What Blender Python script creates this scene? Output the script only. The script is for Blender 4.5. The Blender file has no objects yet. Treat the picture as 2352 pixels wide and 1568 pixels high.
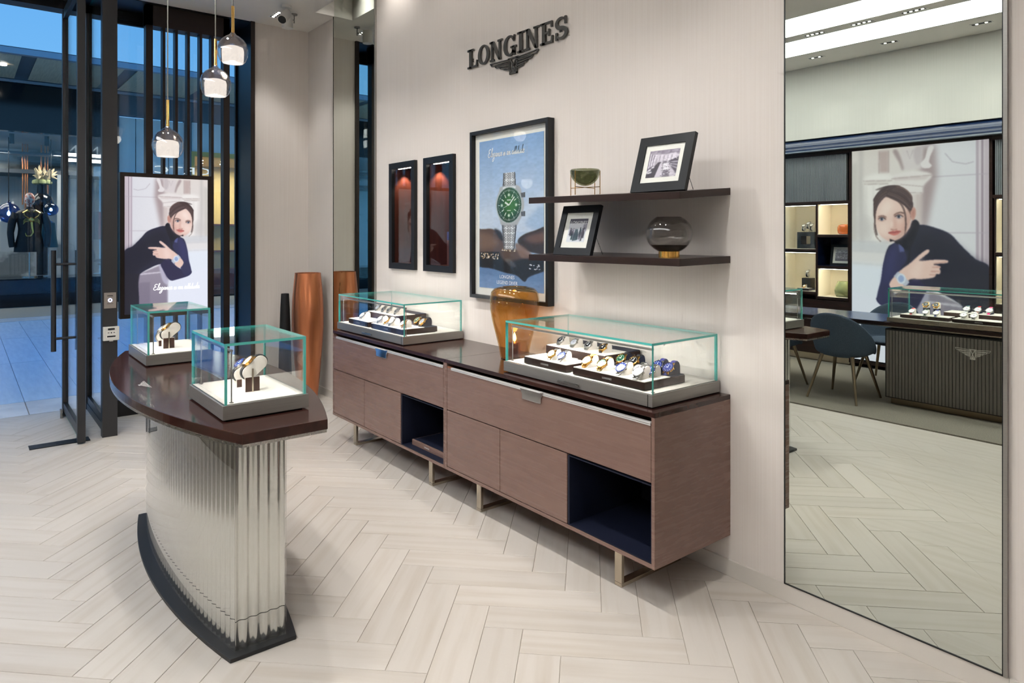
import bpy, math, random
import numpy as np
from mathutils import Vector, Matrix
random.seed(7)
sc = bpy.context.scene
COL = sc.collection
PI = math.pi

# ---------------------------------------------------------------- camera, world, exposure
cam_d = bpy.data.cameras.new('camera')
cam = bpy.data.objects.new('camera', cam_d)
COL.objects.link(cam)
sc.camera = cam
cam_d.sensor_fit = 'HORIZONTAL'
cam_d.sensor_width = 36.0
cam_d.lens = 1580.0 / 2352.0 * 36.0
cam_d.shift_y = -247.0 / 2352.0
cam_d.clip_start = 0.02
cam_d.clip_end = 200
cam.location = (0.0, -2.903, 1.65)
cam.rotation_euler = (PI / 2, 0, PI / 2 - math.atan2(1264.0, 1580.0))

sc.view_settings.view_transform = 'Standard'
sc.view_settings.look = 'None'
sc.view_settings.gamma = 1.0
sc.view_settings.use_curve_mapping = False
sc.view_settings.exposure = 0.15
sc.cycles.use_denoising = True
sc.cycles.max_bounces = 8
sc.cycles.diffuse_bounces = 3
sc.cycles.glossy_bounces = 4
sc.cycles.transmission_bounces = 4
sc.cycles.use_adaptive_sampling = True
sc.cycles.adaptive_threshold = 0.17
sc.cycles.adaptive_min_samples = 14
sc.cycles.light_sampling_threshold = 0.03
sc.cycles.transparent_max_bounces = 18
sc.cycles.sample_clamp_indirect = 6.0
sc.cycles.caustics_reflective = False
sc.cycles.caustics_refractive = False

def s(r, g, b):
    o = []
    for c in (r, g, b):
        c /= 255.0
        o.append(c / 12.92 if c <= 0.04045 else ((c + 0.055) / 1.055) ** 2.4)
    return tuple(o)

# dusk sky: an even blue, a little paler towards the horizon
wd = bpy.data.worlds.new('dusk_sky')
sc.world = wd
wd.use_nodes = True
nt = wd.node_tree
bg = nt.nodes['Background']
tc = nt.nodes.new('ShaderNodeTexCoord')
sx = nt.nodes.new('ShaderNodeSeparateXYZ')
rp = nt.nodes.new('ShaderNodeValToRGB')
nt.links.new(tc.outputs['Generated'], sx.inputs[0])
nt.links.new(sx.outputs['Z'], rp.inputs[0])
rp.color_ramp.elements[0].position = 0.0
rp.color_ramp.elements[0].color = (*s(128, 192, 238), 1)
rp.color_ramp.elements[1].position = 0.6
rp.color_ramp.elements[1].color = (*s(48, 138, 226), 1)
nt.links.new(rp.outputs[0], bg.inputs[0])
SKY = 1.0
bg.inputs[1].default_value = SKY

P_PANEL = 6.6       # luminous ceiling panels
P_WASH = 36.0       # wall washers in the slot
P_DOWN = 74.0       # ceiling downlights

# ---------------------------------------------------------------- geometry helpers
class G:
    def __init__(self):
        self.v = []; self.f = []; self.m = []
    def add(self, v, f, mi=0):
        n = len(self.v)
        self.v += [tuple(p) for p in v]
        for q in f:
            self.f.append(tuple(i + n for i in q)); self.m.append(mi)
        return self
    def box(self, x0, x1, y0, y1, z0, z1, mi=0):
        v = [(x0,y0,z0),(x1,y0,z0),(x1,y1,z0),(x0,y1,z0),(x0,y0,z1),(x1,y0,z1),(x1,y1,z1),(x0,y1,z1)]
        return self.add(v, [(0,3,2,1),(4,5,6,7),(0,1,5,4),(1,2,6,5),(2,3,7,6),(3,0,4,7)], mi)
    def hexa(self, v, mi=0):
        return self.add(v, [(0,3,2,1),(4,5,6,7),(0,1,5,4),(1,2,6,5),(2,3,7,6),(3,0,4,7)], mi)
    def prism(self, poly, a, b, axis='y', mi=0):
        """extrude 2-D polygon between a and b along axis; poly coordinates are the other two axes in order"""
        n = len(poly)
        def P(p, t):
            if axis == 'y': return (p[0], t, p[1])
            if axis == 'x': return (t, p[0], p[1])
            return (p[0], p[1], t)
        v = [P(p, a) for p in poly] + [P(p, b) for p in poly]
        f = [tuple(range(n)), tuple(range(2*n-1, n-1, -1))]
        f += [(i, i+n, (i+1) % n + n, (i+1) % n) for i in range(n)]
        return self.add(v, f, mi)
    def cyl(self, p0, p1, r0, r1=None, n=16, mi=0, cap=True):
        r1 = r0 if r1 is None else r1
        p0 = Vector(p0); p1 = Vector(p1); d = (p1 - p0).normalized()
        u = d.orthogonal().normalized(); w = d.cross(u)
        v = []
        for p, r in ((p0, r0), (p1, r1)):
            for i in range(n):
                a = 2*PI*i/n
                v.append(p + u*math.cos(a)*r + w*math.sin(a)*r)
        f = [(i, (i+1) % n, (i+1) % n + n, i+n) for i in range(n)]
        if cap: f += [tuple(range(n-1, -1, -1)), tuple(range(n, 2*n))]
        return self.add(v, f, mi)
    def lathe(self, prof, n=32, c=(0,0,0), mi=0, sx=1.0, sy=1.0):
        v = []; f = []
        rows = []
        for (r, z) in prof:
            if r < 1e-6:
                rows.append([len(v)]); v.append((c[0], c[1], c[2]+z))
            else:
                rows.append(list(range(len(v), len(v)+n)))
                for i in range(n):
                    a = 2*PI*i/n
                    v.append((c[0]+r*sx*math.cos(a), c[1]+r*sy*math.sin(a), c[2]+z))
        for A, B in zip(rows[:-1], rows[1:]):
            for i in range(n):
                j = (i+1) % n
                if len(A) == 1 and len(B) == 1: continue
                if len(A) == 1: f.append((A[0], B[j], B[i]))
                elif len(B) == 1: f.append((A[i], A[j], B[0]))
                else: f.append((A[i], A[j], B[j], B[i]))
        return self.add(v, f, mi)
    def tube(self, pts, r, n=8, mi=0, closed=False):
        pts = [Vector(p) for p in pts]
        rr = r if isinstance(r, (list, tuple)) else [r]*len(pts)
        v = []; f = []; u = None
        m = len(pts)
        for k, p in enumerate(pts):
            a = pts[k-1] if (k > 0 or closed) else p
            b = pts[(k+1) % m] if (k < m-1 or closed) else p
            d = (b - a).normalized()
            if u is None: u = d.orthogonal().normalized()
            u = (u - d*u.dot(d)).normalized(); w = d.cross(u)
            for i in range(n):
                t = 2*PI*i/n
                v.append(p + u*math.cos(t)*rr[k] + w*math.sin(t)*rr[k])
        for k in range(m if closed else m-1):
            k2 = (k+1) % m
            for i in range(n):
                j = (i+1) % n
                f.append((k*n+i, k*n+j, k2*n+j, k2*n+i))
        if not closed:
            f += [tuple(range(n-1, -1, -1)), tuple(range((m-1)*n, m*n))]
        return self.add(v, f, mi)
    def loft(self, rings, mi=0, cap=True):
        n = len(rings[0]); v = [p for r in rings for p in r]; f = []
        for k in range(len(rings)-1):
            for i in range(n):
                j = (i+1) % n
                f.append((k*n+i, k*n+j, (k+1)*n+j, (k+1)*n+i))
        if cap:
            f += [tuple(range(n-1, -1, -1)), tuple(range((len(rings)-1)*n, len(rings)*n))]
        return self.add(v, f, mi)
    def xf(self, M):
        self.v = [tuple(M @ Vector(p)) for p in self.v]; return self
    def copy(self):
        g = G(); g.v = list(self.v); g.f = list(self.f); g.m = list(self.m); return g

LM = {}
def wm(o):
    m = LM.get(o.name, Matrix())
    return wm(o.parent) @ m if o.parent else m
def tag(o, label=None, cat=None, group=None, kind=None):
    if label: o['label'] = label
    if cat: o['category'] = cat
    if group: o['group'] = group
    if kind: o['kind'] = kind
    return o
def thing(name, label, cat, loc=(0,0,0), rz=0.0, group=None, kind=None):
    o = bpy.data.objects.new(name, None)
    o.empty_display_size = 0.05
    COL.objects.link(o)
    o.location = loc; o.rotation_euler = (0, 0, rz)
    LM[o.name] = Matrix.Translation(loc) @ Matrix.Rotation(rz, 4, 'Z')
    return tag(o, label, cat, group, kind)
def mesh_of(name, g, mats, smooth=False, ang=35):
    me = bpy.data.meshes.new(name)
    me.from_pydata(g.v, [], g.f)
    for mt in (mats if isinstance(mats, (list, tuple)) else [mats]):
        me.materials.append(MAT[mt])
    if any(g.m): me.polygons.foreach_set('material_index', g.m)
    if smooth:
        me.polygons.foreach_set('use_smooth', [True]*len(me.polygons))
        me.set_sharp_from_angle(angle=math.radians(ang))
    me.update()
    return me
def part(name, g, mats, parent=None, smooth=False, w=False, bevel=0, loc=None, rz=0.0, ang=35, solid=0, sub=0):
    """link g as one mesh object; w: vertices are world coordinates"""
    if w and parent is not None:
        g = g.copy().xf(wm(parent).inverted())
    me = mesh_of(name, g, mats, smooth, ang) if isinstance(g, G) else g
    o = bpy.data.objects.new(name, me)
    COL.objects.link(o)
    M0 = Matrix()
    if loc is not None or rz:
        o.location = loc or (0,0,0); o.rotation_euler = (0,0,rz)
        M0 = Matrix.Translation(loc or (0,0,0)) @ Matrix.Rotation(rz, 4, 'Z')
    if parent: o.parent = parent
    LM[o.name] = M0
    if solid:
        md = o.modifiers.new('thickness', 'SOLIDIFY'); md.thickness = solid; md.offset = 0
    if sub:
        md = o.modifiers.new('smooth', 'SUBSURF'); md.levels = sub; md.render_levels = sub
    if bevel:
        md = o.modifiers.new('edge', 'BEVEL'); md.width = bevel; md.segments = 2
        md.limit_method = 'ANGLE'; md.angle_limit = math.radians(40)
    return o
def struct(name, g, mats, parent=None, **k):
    o = part(name, g, mats, parent, **k)
    if parent is None: o['kind'] = 'structure'
    return o
def solo(name, g, mats, label, cat, loc, group=None, **k):
    """a thing that is one mesh; vertices are local to loc"""
    o = part(name, g, mats, None, loc=loc, **k)
    return tag(o, label, cat, group)
def dup(o, parent=None, loc=None, rz=None, mats=None):
    c = o.copy(); COL.objects.link(c); c.parent = parent
    LM[c.name] = LM.get(o.name, Matrix()).copy()
    if loc is not None:
        c.location = loc; c.rotation_euler = (0, 0, rz or 0.0)
        LM[c.name] = Matrix.Translation(loc) @ Matrix.Rotation(rz or 0.0, 4, 'Z')
    for ch in list(o.children):
        if ch.type != 'LIGHT': dup(ch, c)
        else:
            l = ch.copy(); COL.objects.link(l); l.parent = c
    return c
def lamp(name, kind, energy, loc, col=(1,1,1), rot=(0,0,0), parent=None, **k):
    d = bpy.data.lights.new(name, kind); d.energy = energy; d.color = col
    for a, b in k.items(): setattr(d, a, b)
    o = bpy.data.objects.new(name, d); COL.objects.link(o)
    o.location = loc; o.rotation_euler = rot
    if parent: o.parent = parent
    return o

# ---------------------------------------------------------------- materials
MAT = {}
def new_mat(name):
    m = bpy.data.materials.new(name); m.use_nodes = True; MAT[name] = m
    return m, m.node_tree, m.node_tree.nodes['Principled BSDF']
def mat(name, col, rough=0.5, metal=0.0, col2=None, scale=(6,6,6), detail=3.0, lo=0.35, hi=0.65, rvar=0.0, bump=0.0,
        bscale=None, spec=0.5, coat=0.0, emit=0.0, ecol=None, rnd=False, trans=0.0, ior=1.45, aniso=0.0):
    m, nt, b = new_mat(name)
    L = nt.links.new; N = nt.nodes.new
    b.inputs['Base Color'].default_value = (*col, 1)
    b.inputs['Roughness'].default_value = rough
    b.inputs['Metallic'].default_value = metal
    b.inputs['Specular IOR Level'].default_value = spec
    b.inputs['Coat Weight'].default_value = coat
    b.inputs['Coat Roughness'].default_value = 0.08
    b.inputs['Transmission Weight'].default_value = trans
    b.inputs['IOR'].default_value = ior
    if aniso: b.inputs['Anisotropic'].default_value = aniso
    if emit:
        b.inputs['Emission Color'].default_value = (*(ecol or col), 1)
        b.inputs['Emission Strength'].default_value = emit
    if col2 is not None or rvar or bump:
        tc = N('ShaderNodeTexCoord'); mp = N('ShaderNodeMapping'); nz = N('ShaderNodeTexNoise')
        mp.inputs['Scale'].default_value = scale
        nz.inputs['Scale'].default_value = 1.0; nz.inputs['Detail'].default_value = detail
        L(tc.outputs['Object'], mp.inputs['Vector'])
        if rnd:
            oi = N('ShaderNodeObjectInfo'); mu = N('ShaderNodeMath'); mu.operation = 'MULTIPLY'; mu.inputs[1].default_value = 37.0
            cb = N('ShaderNodeCombineXYZ')
            L(oi.outputs['Random'], mu.inputs[0])
            for i in range(3): L(mu.outputs[0], cb.inputs[i])
            L(cb.outputs[0], mp.inputs['Location'])
        L(mp.outputs[0], nz.inputs['Vector'])
        if col2 is not None:
            r = N('ShaderNodeValToRGB')
            r.color_ramp.elements[0].position = lo; r.color_ramp.elements[0].color = (*col, 1)
            r.color_ramp.elements[1].position = hi; r.color_ramp.elements[1].color = (*col2, 1)
            L(nz.outputs['Fac'], r.inputs[0])
            out = r.outputs[0]
            if rnd:
                hs = N('ShaderNodeHueSaturation'); mr = N('ShaderNodeMapRange')
                mr.inputs['To Min'].default_value = 0.95; mr.inputs['To Max'].default_value = 1.03
                L(oi.outputs['Random'], mr.inputs['Value']); L(mr.outputs[0], hs.inputs['Value'])
                L(out, hs.inputs['Color']); out = hs.outputs[0]
            L(out, b.inputs['Base Color'])
        if rvar:
            mr = N('ShaderNodeMapRange'); mr.inputs['To Min'].default_value = max(0.02, rough-rvar); mr.inputs['To Max'].default_value = rough+rvar
            L(nz.outputs['Fac'], mr.inputs['Value']); L(mr.outputs[0], b.inputs['Roughness'])
        if bump:
            bp = N('ShaderNodeBump'); bp.inputs['Strength'].default_value = bump; bp.inputs['Distance'].default_value = 0.002
            src = nz
            if bscale:
                mp2 = N('ShaderNodeMapping'); mp2.inputs['Scale'].default_value = bscale
                src = N('ShaderNodeTexNoise'); src.inputs['Scale'].default_value = 1.0; src.inputs['Detail'].default_value = 2.0
                L(tc.outputs['Object'], mp2.inputs['Vector']); L(mp2.outputs[0], src.inputs['Vector'])
            L(src.outputs['Fac'], bp.inputs['Height']); L(bp.outputs[0], b.inputs['Normal'])
    return m
def pane_mat(name, tint, ior=1.45, rough=0.0, gloss=(1,1,1)):
    """flat glass: clear or tinted transmission with a Fresnel reflection"""
    m, nt, b = new_mat(name)
    nt.nodes.remove(b)
    N = nt.nodes.new; L = nt.links.new
    t = N('ShaderNodeBsdfTransparent'); t.inputs[0].default_value = (*tint, 1)
    g = N('ShaderNodeBsdfGlossy'); g.inputs['Roughness'].default_value = rough; g.inputs['Color'].default_value = (*gloss, 1)
    f = N('ShaderNodeFresnel')
    ge = N('ShaderNodeNewGeometry'); mr = N('ShaderNodeMapRange')
    mr.inputs['To Min'].default_value = ior; mr.inputs['To Max'].default_value = 1.0 / ior
    L(ge.outputs['Backfacing'], mr.inputs['Value']); L(mr.outputs[0], f.inputs[0])
    x = N('ShaderNodeMixShader')
    L(f.outputs[0], x.inputs[0]); L(t.outputs[0], x.inputs[1]); L(g.outputs[0], x.inputs[2])
    L(x.outputs[0], nt.nodes['Material Output'].inputs['Surface'])
    return m
def print_mat(name, emit=0.0, rough=0.5):
    m, nt, b = new_mat(name)
    a = nt.nodes.new('ShaderNodeVertexColor'); a.layer_name = 'ink'
    b.inputs['Roughness'].default_value = rough
    if emit:
        b.inputs['Base Color'].default_value = (0.02, 0.02, 0.02, 1)
        nt.links.new(a.outputs[0], b.inputs['Emission Color']); b.inputs['Emission Strength'].default_value = emit
    else:
        nt.links.new(a.outputs[0], b.inputs['Base Color'])
    return m
def emit_mat(name, col, st):
    return mat(name, (0.02,0.02,0.02), 0.5, emit=st, ecol=col)

mat('wall', s(226,218,211), 0.75, col2=s(222,213,205), scale=(150,150,1.2), detail=2, spec=0.25)
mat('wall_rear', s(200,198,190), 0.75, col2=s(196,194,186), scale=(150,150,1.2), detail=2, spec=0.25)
mat('ceiling', s(240,236,229), 0.8, col2=s(237,233,225), scale=(3,3,3), spec=0.2)
mat('plank', s(206,198,188), 0.36, col2=s(192,181,167), scale=(1.3,20,8), detail=5, lo=0.45, hi=0.85, rnd=True, spec=0.4)
mat('grout', s(165,155,142), 0.8)
mat('baseboard', s(214,207,198), 0.5)
mat('wood', s(70,46,38), 0.32, col2=s(58,37,31), scale=(3,3,60), detail=4, spec=0.4, rvar=0.05)
mat('wood_x', s(133,106,95), 0.27, col2=s(129,102,92), scale=(2.5,6,60), detail=4, spec=0.4, rvar=0.05)
mat('wood_dark', s(48,32,28), 0.3, col2=s(38,26,23), scale=(3,3,50), detail=4, spec=0.4)
mat('wood_top', s(58,32,27), 0.14, col2=s(47,26,22), scale=(2,30,20), detail=4, spec=0.5)
mat('wood_red', s(86,44,34), 0.3, col2=s(72,36,28), scale=(30,30,2), detail=4)
mat('navy', s(9,16,38), 0.6)
mat('desk_reflection_blue', s(50,68,102), 0.22)  # dark desk top, with the blue it reflects put into its colour
mat('navy_gloss', s(14,26,52), 0.22)
mat('black', s(16,16,17), 0.4)
mat('black_frame', s(22,24,27), 0.38)
mat('charcoal', s(58,58,60), 0.42, metal=0.3)
mat('charcoal_base', s(40,41,43), 0.45, metal=0.2)
mat('brown_metal', s(38,28,25), 0.4, metal=0.2)
mat('steel', s(190,188,184), 0.28, metal=1.0, col2=s(170,168,164), scale=(4,160,160), rvar=0.06)
mat('steel_dark', s(158,155,150), 0.36, metal=0.6, col2=s(148,145,140), scale=(5,5,600), rvar=0.03)
mat('champagne', s(196,184,166), 0.26, metal=1.0)
mat('bronze', s(142,126,104), 0.38, metal=0.8)
mat('chrome', s(225,225,228), 0.06, metal=1.0)
mat('fluted_metal', s(208,207,205), 0.14, metal=1.0)
mat('rail_metal', s(232,228,226), 0.3, metal=0.35)
mat('silver_inlay', s(214,210,202), 0.35, metal=0.3)
mat('brass', s(205,164,98), 0.2, metal=1.0)
mat('gold', s(228,178,96), 0.18, metal=1.0)
mat('copper', s(226,150,108), 0.3, metal=0.9, col2=s(204,126,86), scale=(14,14,0.7), detail=4, rvar=0.08)
mat('vase_black', s(30,31,33), 0.7, col2=s(22,23,24), scale=(20,20,4), bump=0.2)
mat('mirror', s(219,225,217), 0.0, metal=1.0)
mat('white_pad', s(228,222,212), 0.6)
mat('cushion', s(222,215,206), 0.55)
mat('cushion_navy', s(34,42,62), 0.6)
mat('white', s(235,235,232), 0.5)
mat('paper', s(236,233,226), 0.6)
mat('ink_black', s(26,26,30), 0.6)
mat('ink_white', s(245,245,245), 0.6)
mat('sign', s(84,82,78), 0.42, metal=0.4)
mat('plate_steel', s(178,170,162), 0.35, metal=0.7)
mat('carpet', s(140,134,122), 0.95, col2=s(116,110,100), scale=(160,160,160), detail=2, bump=0.5, spec=0.1)
mat('felt', s(78,90,104), 0.95, col2=s(66,78,92), scale=(180,180,180), detail=2, bump=0.4, spec=0.15)
mat('slat_grey', s(116,111,104), 0.5, metal=0.2)
mat('slat_back', s(36,33,31), 0.6)
mat('slat_blue', s(122,127,130), 0.5, metal=0.2)
mat('cream', s(226,215,194), 0.6)
mat('cornice', s(24,42,74), 0.22, coat=0.4)
mat('cornice_strip', s(160,170,180), 0.3, metal=0.6)
mat('marble_black', s(14,17,22), 0.12, col2=s(30,36,44), scale=(0.9,0.9,0.9), detail=9, lo=0.55, hi=0.72, spec=0.6)
mat('marble_white', s(200,206,206), 0.25, col2=s(120,128,130), scale=(0.7,0.7,1.1), detail=10, lo=0.54, hi=0.6)
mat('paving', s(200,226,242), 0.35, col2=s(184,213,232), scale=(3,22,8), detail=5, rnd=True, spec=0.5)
mat('paving_light', s(232,232,230), 0.3, col2=s(205,206,206), scale=(3,3,3), detail=6, rnd=True)
mat('kerb_olive', s(150,148,136), 0.6)
mat('soffit_wood', s(206,188,160), 0.5, col2=s(190,170,142), scale=(2,30,4), detail=3)
mat('fascia', s(150,160,172), 0.4, metal=0.2)
mat('facade_pale', s(214,220,220), 0.5, col2=s(204,210,212), scale=(2,2,2))
mat('facade_grey', s(92,98,104), 0.45)
mat('shop_gold', s(206,170,96), 0.5)
mat('shop_grey', s(150,158,162), 0.6)
mat('pampas', s(200,182,148), 0.9)
mat('moss', s(150,156,110), 0.9)
mat('coat_black', s(12,13,17), 0.5)
mat('head_pattern', s(206,120,100), 0.5, col2=s(236,214,200), scale=(22,22,22), lo=0.48, hi=0.52)
mat('rubber', s(20,20,21), 0.7)
mat('plastic_white', s(222,220,214), 0.45)
mat('cable_grey', s(120,118,112), 0.5)
mat('orange_glass_body', s(196,92,24), 0.12, col2=s(120,70,40), scale=(1,1,6), coat=0.5)
mat('olive_glass_body', s(128,134,92), 0.15, coat=0.5)
mat('dial_black', s(18,20,24), 0.25, coat=0.6)
mat('dial_white', s(238,238,236), 0.3, coat=0.6)
mat('dial_blue', s(26,44,110), 0.25, coat=0.6)
mat('dial_green', s(26,70,48), 0.25, coat=0.6)
mat('dial_silver', s(186,190,198), 0.2, metal=0.6)
mat('strap_black', s(20,20,24), 0.6)
mat('strap_tan', s(196,146,70), 0.6)
mat('strap_olive', s(150,132,84), 0.6)
mat('strap_blue', s(44,46,120), 0.55)
mat('strap_red', s(190,34,40), 0.5)
mat('strap_pink', s(204,34,110), 0.5)
mat('strap_teal', s(24,82,96), 0.5)
mat('strap_white', s(232,230,226), 0.5)
mat('edge_teal', s(92,196,186), 0.15, emit=0.0, coat=0.6, spec=0.6)
mat('amber', s(214,150,70), 0.0)
pane_mat('glass', (0.985, 0.995, 0.99))
pane_mat('glass_coated', (0.985,0.99,0.985), 1.17)
pane_mat('glass_niche', (0.98,0.985,0.98), 1.28)
pane_mat('glass_green', (0.90, 0.965, 0.955))
pane_mat('glass_store', (0.93, 0.965, 0.98))
pane_mat('glass_amber', (0.87,0.71,0.47), 1.5)
pane_mat('glass_smoke', (0.84,0.83,0.82), 1.5)
pane_mat('glass_smoke_dark', (0.42,0.41,0.39), 1.5)
pane_mat('glass_green_dark', (0.52,0.54,0.43), 1.5)
pane_mat('glass_pendant', (0.955,0.94,0.935), 1.6)
pane_mat('glass_mirrored', (0.56,0.51,0.52), 2.0)
pane_mat('glass_blue', s(120,160,220), 1.6)
emit_mat('light_panel', (0.97,0.985,1.0), P_PANEL)
emit_mat('lamp_glow', (1.0,0.95,0.87), 9.0)
emit_mat('pendant_glow', (1.0,0.93,0.85), 0.9)
emit_mat('bulb_glow', (1.0,0.95,0.88), 5.0)
emit_mat('led_soft', (1.0,0.97,0.92), 1.5)
emit_mat('ink_glow', (1,1,1), 1.3)
emit_mat('led_white', (1.0,0.97,0.92), 14.0)
emit_mat('shelf_glow', (1.0,0.92,0.76), 3.0)
emit_mat('flame', (1.0,0.72,0.35), 14.0)
emit_mat('button_glow', (0.45,0.55,1.0), 4.0)
emit_mat('sign_glow', (0.85,0.95,1.0), 0.8)
for m_ in ('lamp_glow','bulb_glow','pendant_glow','led_white','led_soft','shelf_glow','flame','button_glow','sign_glow','ink_glow'):
    MAT[m_].cycles.emission_sampling = 'NONE'   # small glowing parts; their light comes from the lamps fitted in them
print_mat('print_light', 0.92)
print_mat('print_paper', 0.0, 0.45)
# ---------------------------------------------------------------- the room shell
ZC = 3.81
XL = -7.13
g = G()
for x0, x1, z0, z1 in ((XL,-5.25,0,4.05), (-5.25,-4.905,0,1.395), (-5.25,-4.905,2.213,4.05), (-4.905,-4.688,0,4.05),
                       (-4.688,-4.345,0,1.395), (-4.688,-4.345,2.213,4.05), (-4.345,2.6,0,4.05)):
    g.box(x0, x1, 0, 0.22, z0, z1)
struct('wall_back', g, 'wall')
struct('wall_left', G().box(-7.66, XL, -0.57, 0.22, 0, 4.05), 'wall')
struct('wall_right', G().box(2.6, 2.75, -6.3, 0.22, 0, 4.05), 'wall')
struct('wall_entrance', G().box(-7.66, XL, -6.3, -3.9, 0, 4.05), 'wall')
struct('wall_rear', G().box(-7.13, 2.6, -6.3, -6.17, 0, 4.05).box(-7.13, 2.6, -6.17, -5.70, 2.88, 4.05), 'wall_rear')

g = G()
z0, z1 = ZC, ZC + 0.2
for x0, x1, y0, y1 in ((-7.13,2.6,-3.63,-0.21), (-7.13,-6.44,-0.21,0.0), (-7.13,2.6,-5.70,-5.04), (-7.13,-6.6,-5.04,-3.63), (1.4,2.6,-5.04,-3.63),
                       (-6.6,1.4,-4.42,-4.22)):
    g.box(x0, x1, y0, y1, z0, z1)
g.box(-7.13, 2.6, -5.70, 0.0, 4.2, 4.3)
for y0, y1 in ((-3.63,-3.62), (-5.05,-5.04)): g.box(-6.6, 1.4, y0, y1, z0, 4.2)
g.box(-6.61,-6.6,-5.04,-3.63,z1,4.2).box(1.4,1.41,-5.04,-3.63,z1,4.2)
g.box(-6.44,2.6,-0.22,-0.21,z1,4.2).box(-6.45,-6.44,-0.21,0,z1,4.2).box(-7.13,2.6,0,0.22,4.05,4.3)
struct('ceiling', g, 'ceiling')
# skirting in long lengths
g0 = G().box(0, 1.8, -0.012, 0.0, 0.0, 0.078)
bb = struct('baseboard_back', G().box(-0.8, 2.6, -0.012, 0.0, 0.0, 0.078), 'baseboard')
x = -7.12
me = mesh_of('skirting_length', G().box(0, 1.575, -0.012, 0.0, 0.0, 0.078), 'baseboard')
for i in range(4):
    part('skirting_length', me, None, bb, loc=(-7.11 + 1.578*i, 0, 0))
struct('baseboard_left', G().box(XL, XL+0.012, -0.57, -0.012, 0, 0.078), 'baseboard')

# floor: grout bed with herringbone planks laid on it
W = 0.16432; LP = 4 * W; GAP = 0.0022
fl = struct('floor', G().box(-7.66, 2.6, -6.2, 0.2, -0.08, -0.003), 'grout')
U = Vector((1, 1)).normalized(); V = Vector((1, -1)).normalized()
R0 = Vector((-3.377, -1.072))
def clip(poly, lim):
    for ax, val, sgn in lim:
        out = []
        for i in range(len(poly)):
            a = poly[i-1]; b = poly[i]
            da = sgn*(val - a[ax]); db = sgn*(val - b[ax])
            if (da >= 0) != (db >= 0):
                t = da/(da-db); out.append((a[0]+(b[0]-a[0])*t, a[1]+(b[1]-a[1])*t))
            if db >= 0: out.append(b)
        poly = out
        if not poly: return poly
    return poly
LIM = ((0,-7.65,-1), (0,2.6,1), (1,-0.012,1), (1,-3.52,-1))
def area(p): return abs(sum(p[i-1][0]*p[i][1]-p[i][0]*p[i-1][1] for i in range(len(p))))/2
e = 0.0012
pl_g = G()
hl, hw = LP/2 - GAP/2, W/2 - GAP/2
pl_g.add([(-hl,-hw,-0.008),(hl,-hw,-0.008),(hl,hw,-0.008),(-hl,hw,-0.008),(-hl,-hw,-e),(hl,-hw,-e),(hl,hw,-e),(-hl,hw,-e),
          (-hl+e,-hw+e,0),(hl-e,-hw+e,0),(hl-e,hw-e,0),(-hl+e,hw-e,0)],
         [(8,9,10,11),(0,1,5,4),(1,2,6,5),(2,3,7,6),(3,0,4,7),(4,5,9,8),(5,6,10,9),(6,7,11,10),(7,4,8,11)])
pl_me = mesh_of('plank', pl_g, 'plank')
cands = []
def axes(kind): return (U, V) if kind == 'A' else (V, U)
for i in range(-22, 30):
    for j in range(-3, 3):
        base = R0 + Vector((W*math.sqrt(2)*i, LP*math.sqrt(2)*j))
        for kind in 'AB':
            d, n = axes(kind)
            if kind == 'A': c = base + U*(LP/2) + V*(W/2)
            else: c = base + V*W + U*(W/2) + V*(LP/2)
            q = [c + d*a*(LP/2) + n*b*(W/2) for a, b in ((-1,-1),(1,-1),(1,1),(-1,1))]
            q = [(p.x, p.y) for p in q]
            full = all(-7.65 <= p[0] <= 2.6 and -3.52 <= p[1] <= -0.012 for p in q)
            cq = q if full else clip(q, LIM)
            if len(cq) < 3 or area(cq) < 0.002: continue
            # size in the photograph: inside the camera frustum, then by nearness
            v = Vector((c.x, c.y + 2.903)); dep = v.x*-0.7809 + v.y*0.6247; lat = v.x*0.6247 + v.y*0.7809
            seen = dep > 0.4 and abs(lat/dep) < 0.80 and 537 + 1580*1.65/dep < 1700
            cands.append((0 if seen else 1, dep if seen else abs(c.x+3)+abs(c.y+2), kind, (c.x, c.y), cq, full))
cands.sort(key=lambda t: t[:2])
rest = G()
def inset(poly, k):
    cx = sum(p[0] for p in poly)/len(poly); cy = sum(p[1] for p in poly)/len(poly)
    out = []
    for p in poly:
        dx, dy = cx-p[0], cy-p[1]; L_ = math.hypot(dx, dy)
        out.append((p[0]+dx/L_*k, p[1]+dy/L_*k))
    return out
npl = 0
for k, (a_, b_, kind, c, q, full) in enumerate(cands):
    ang = PI/4 if kind == 'A' else -PI/4
    if npl < 300 and a_ == 0:
        npl += 1
        if full:
            part('plank', pl_me, None, fl, loc=(c[0], c[1], 0), rz=ang)
        else:
            Mi = (Matrix.Translation((c[0], c[1], 0)) @ Matrix.Rotation(ang, 4, 'Z')).inverted()
            g = G().prism(inset(q, GAP/2), -0.008, 0, 'z').xf(Mi)
            part('plank', g, 'plank', fl, loc=(c[0], c[1], 0), rz=ang)
    else:
        rest.prism(inset(q, GAP/2), -0.008, 0, 'z')
if rest.v:
    o = part('plank_field', rest, 'plank', fl); o['kind'] = 'stuff'

# carpet zone at the rear
solo('carpet', G().box(-7.12, 2.58, -2.33, 0.0, 0.0, 0.012), 'carpet', 'grey cut-pile carpet under the sales desk, seen in the mirror', 'carpet', (0, -3.45, 0))

# luminous ceiling panels over the rear half
lp = thing('ceiling_light', 'pair of long white luminous ceiling panels reflected in the tall mirror', 'light', (-2.6, -4.33, ZC))
for y0, y1 in ((-5.04, -4.42), (-4.22, -3.63)):
    part('diffuser', G().box(-6.6, 1.4, y0, y1, ZC+0.002, ZC+0.02), 'light_panel', lp, w=True)

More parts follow.
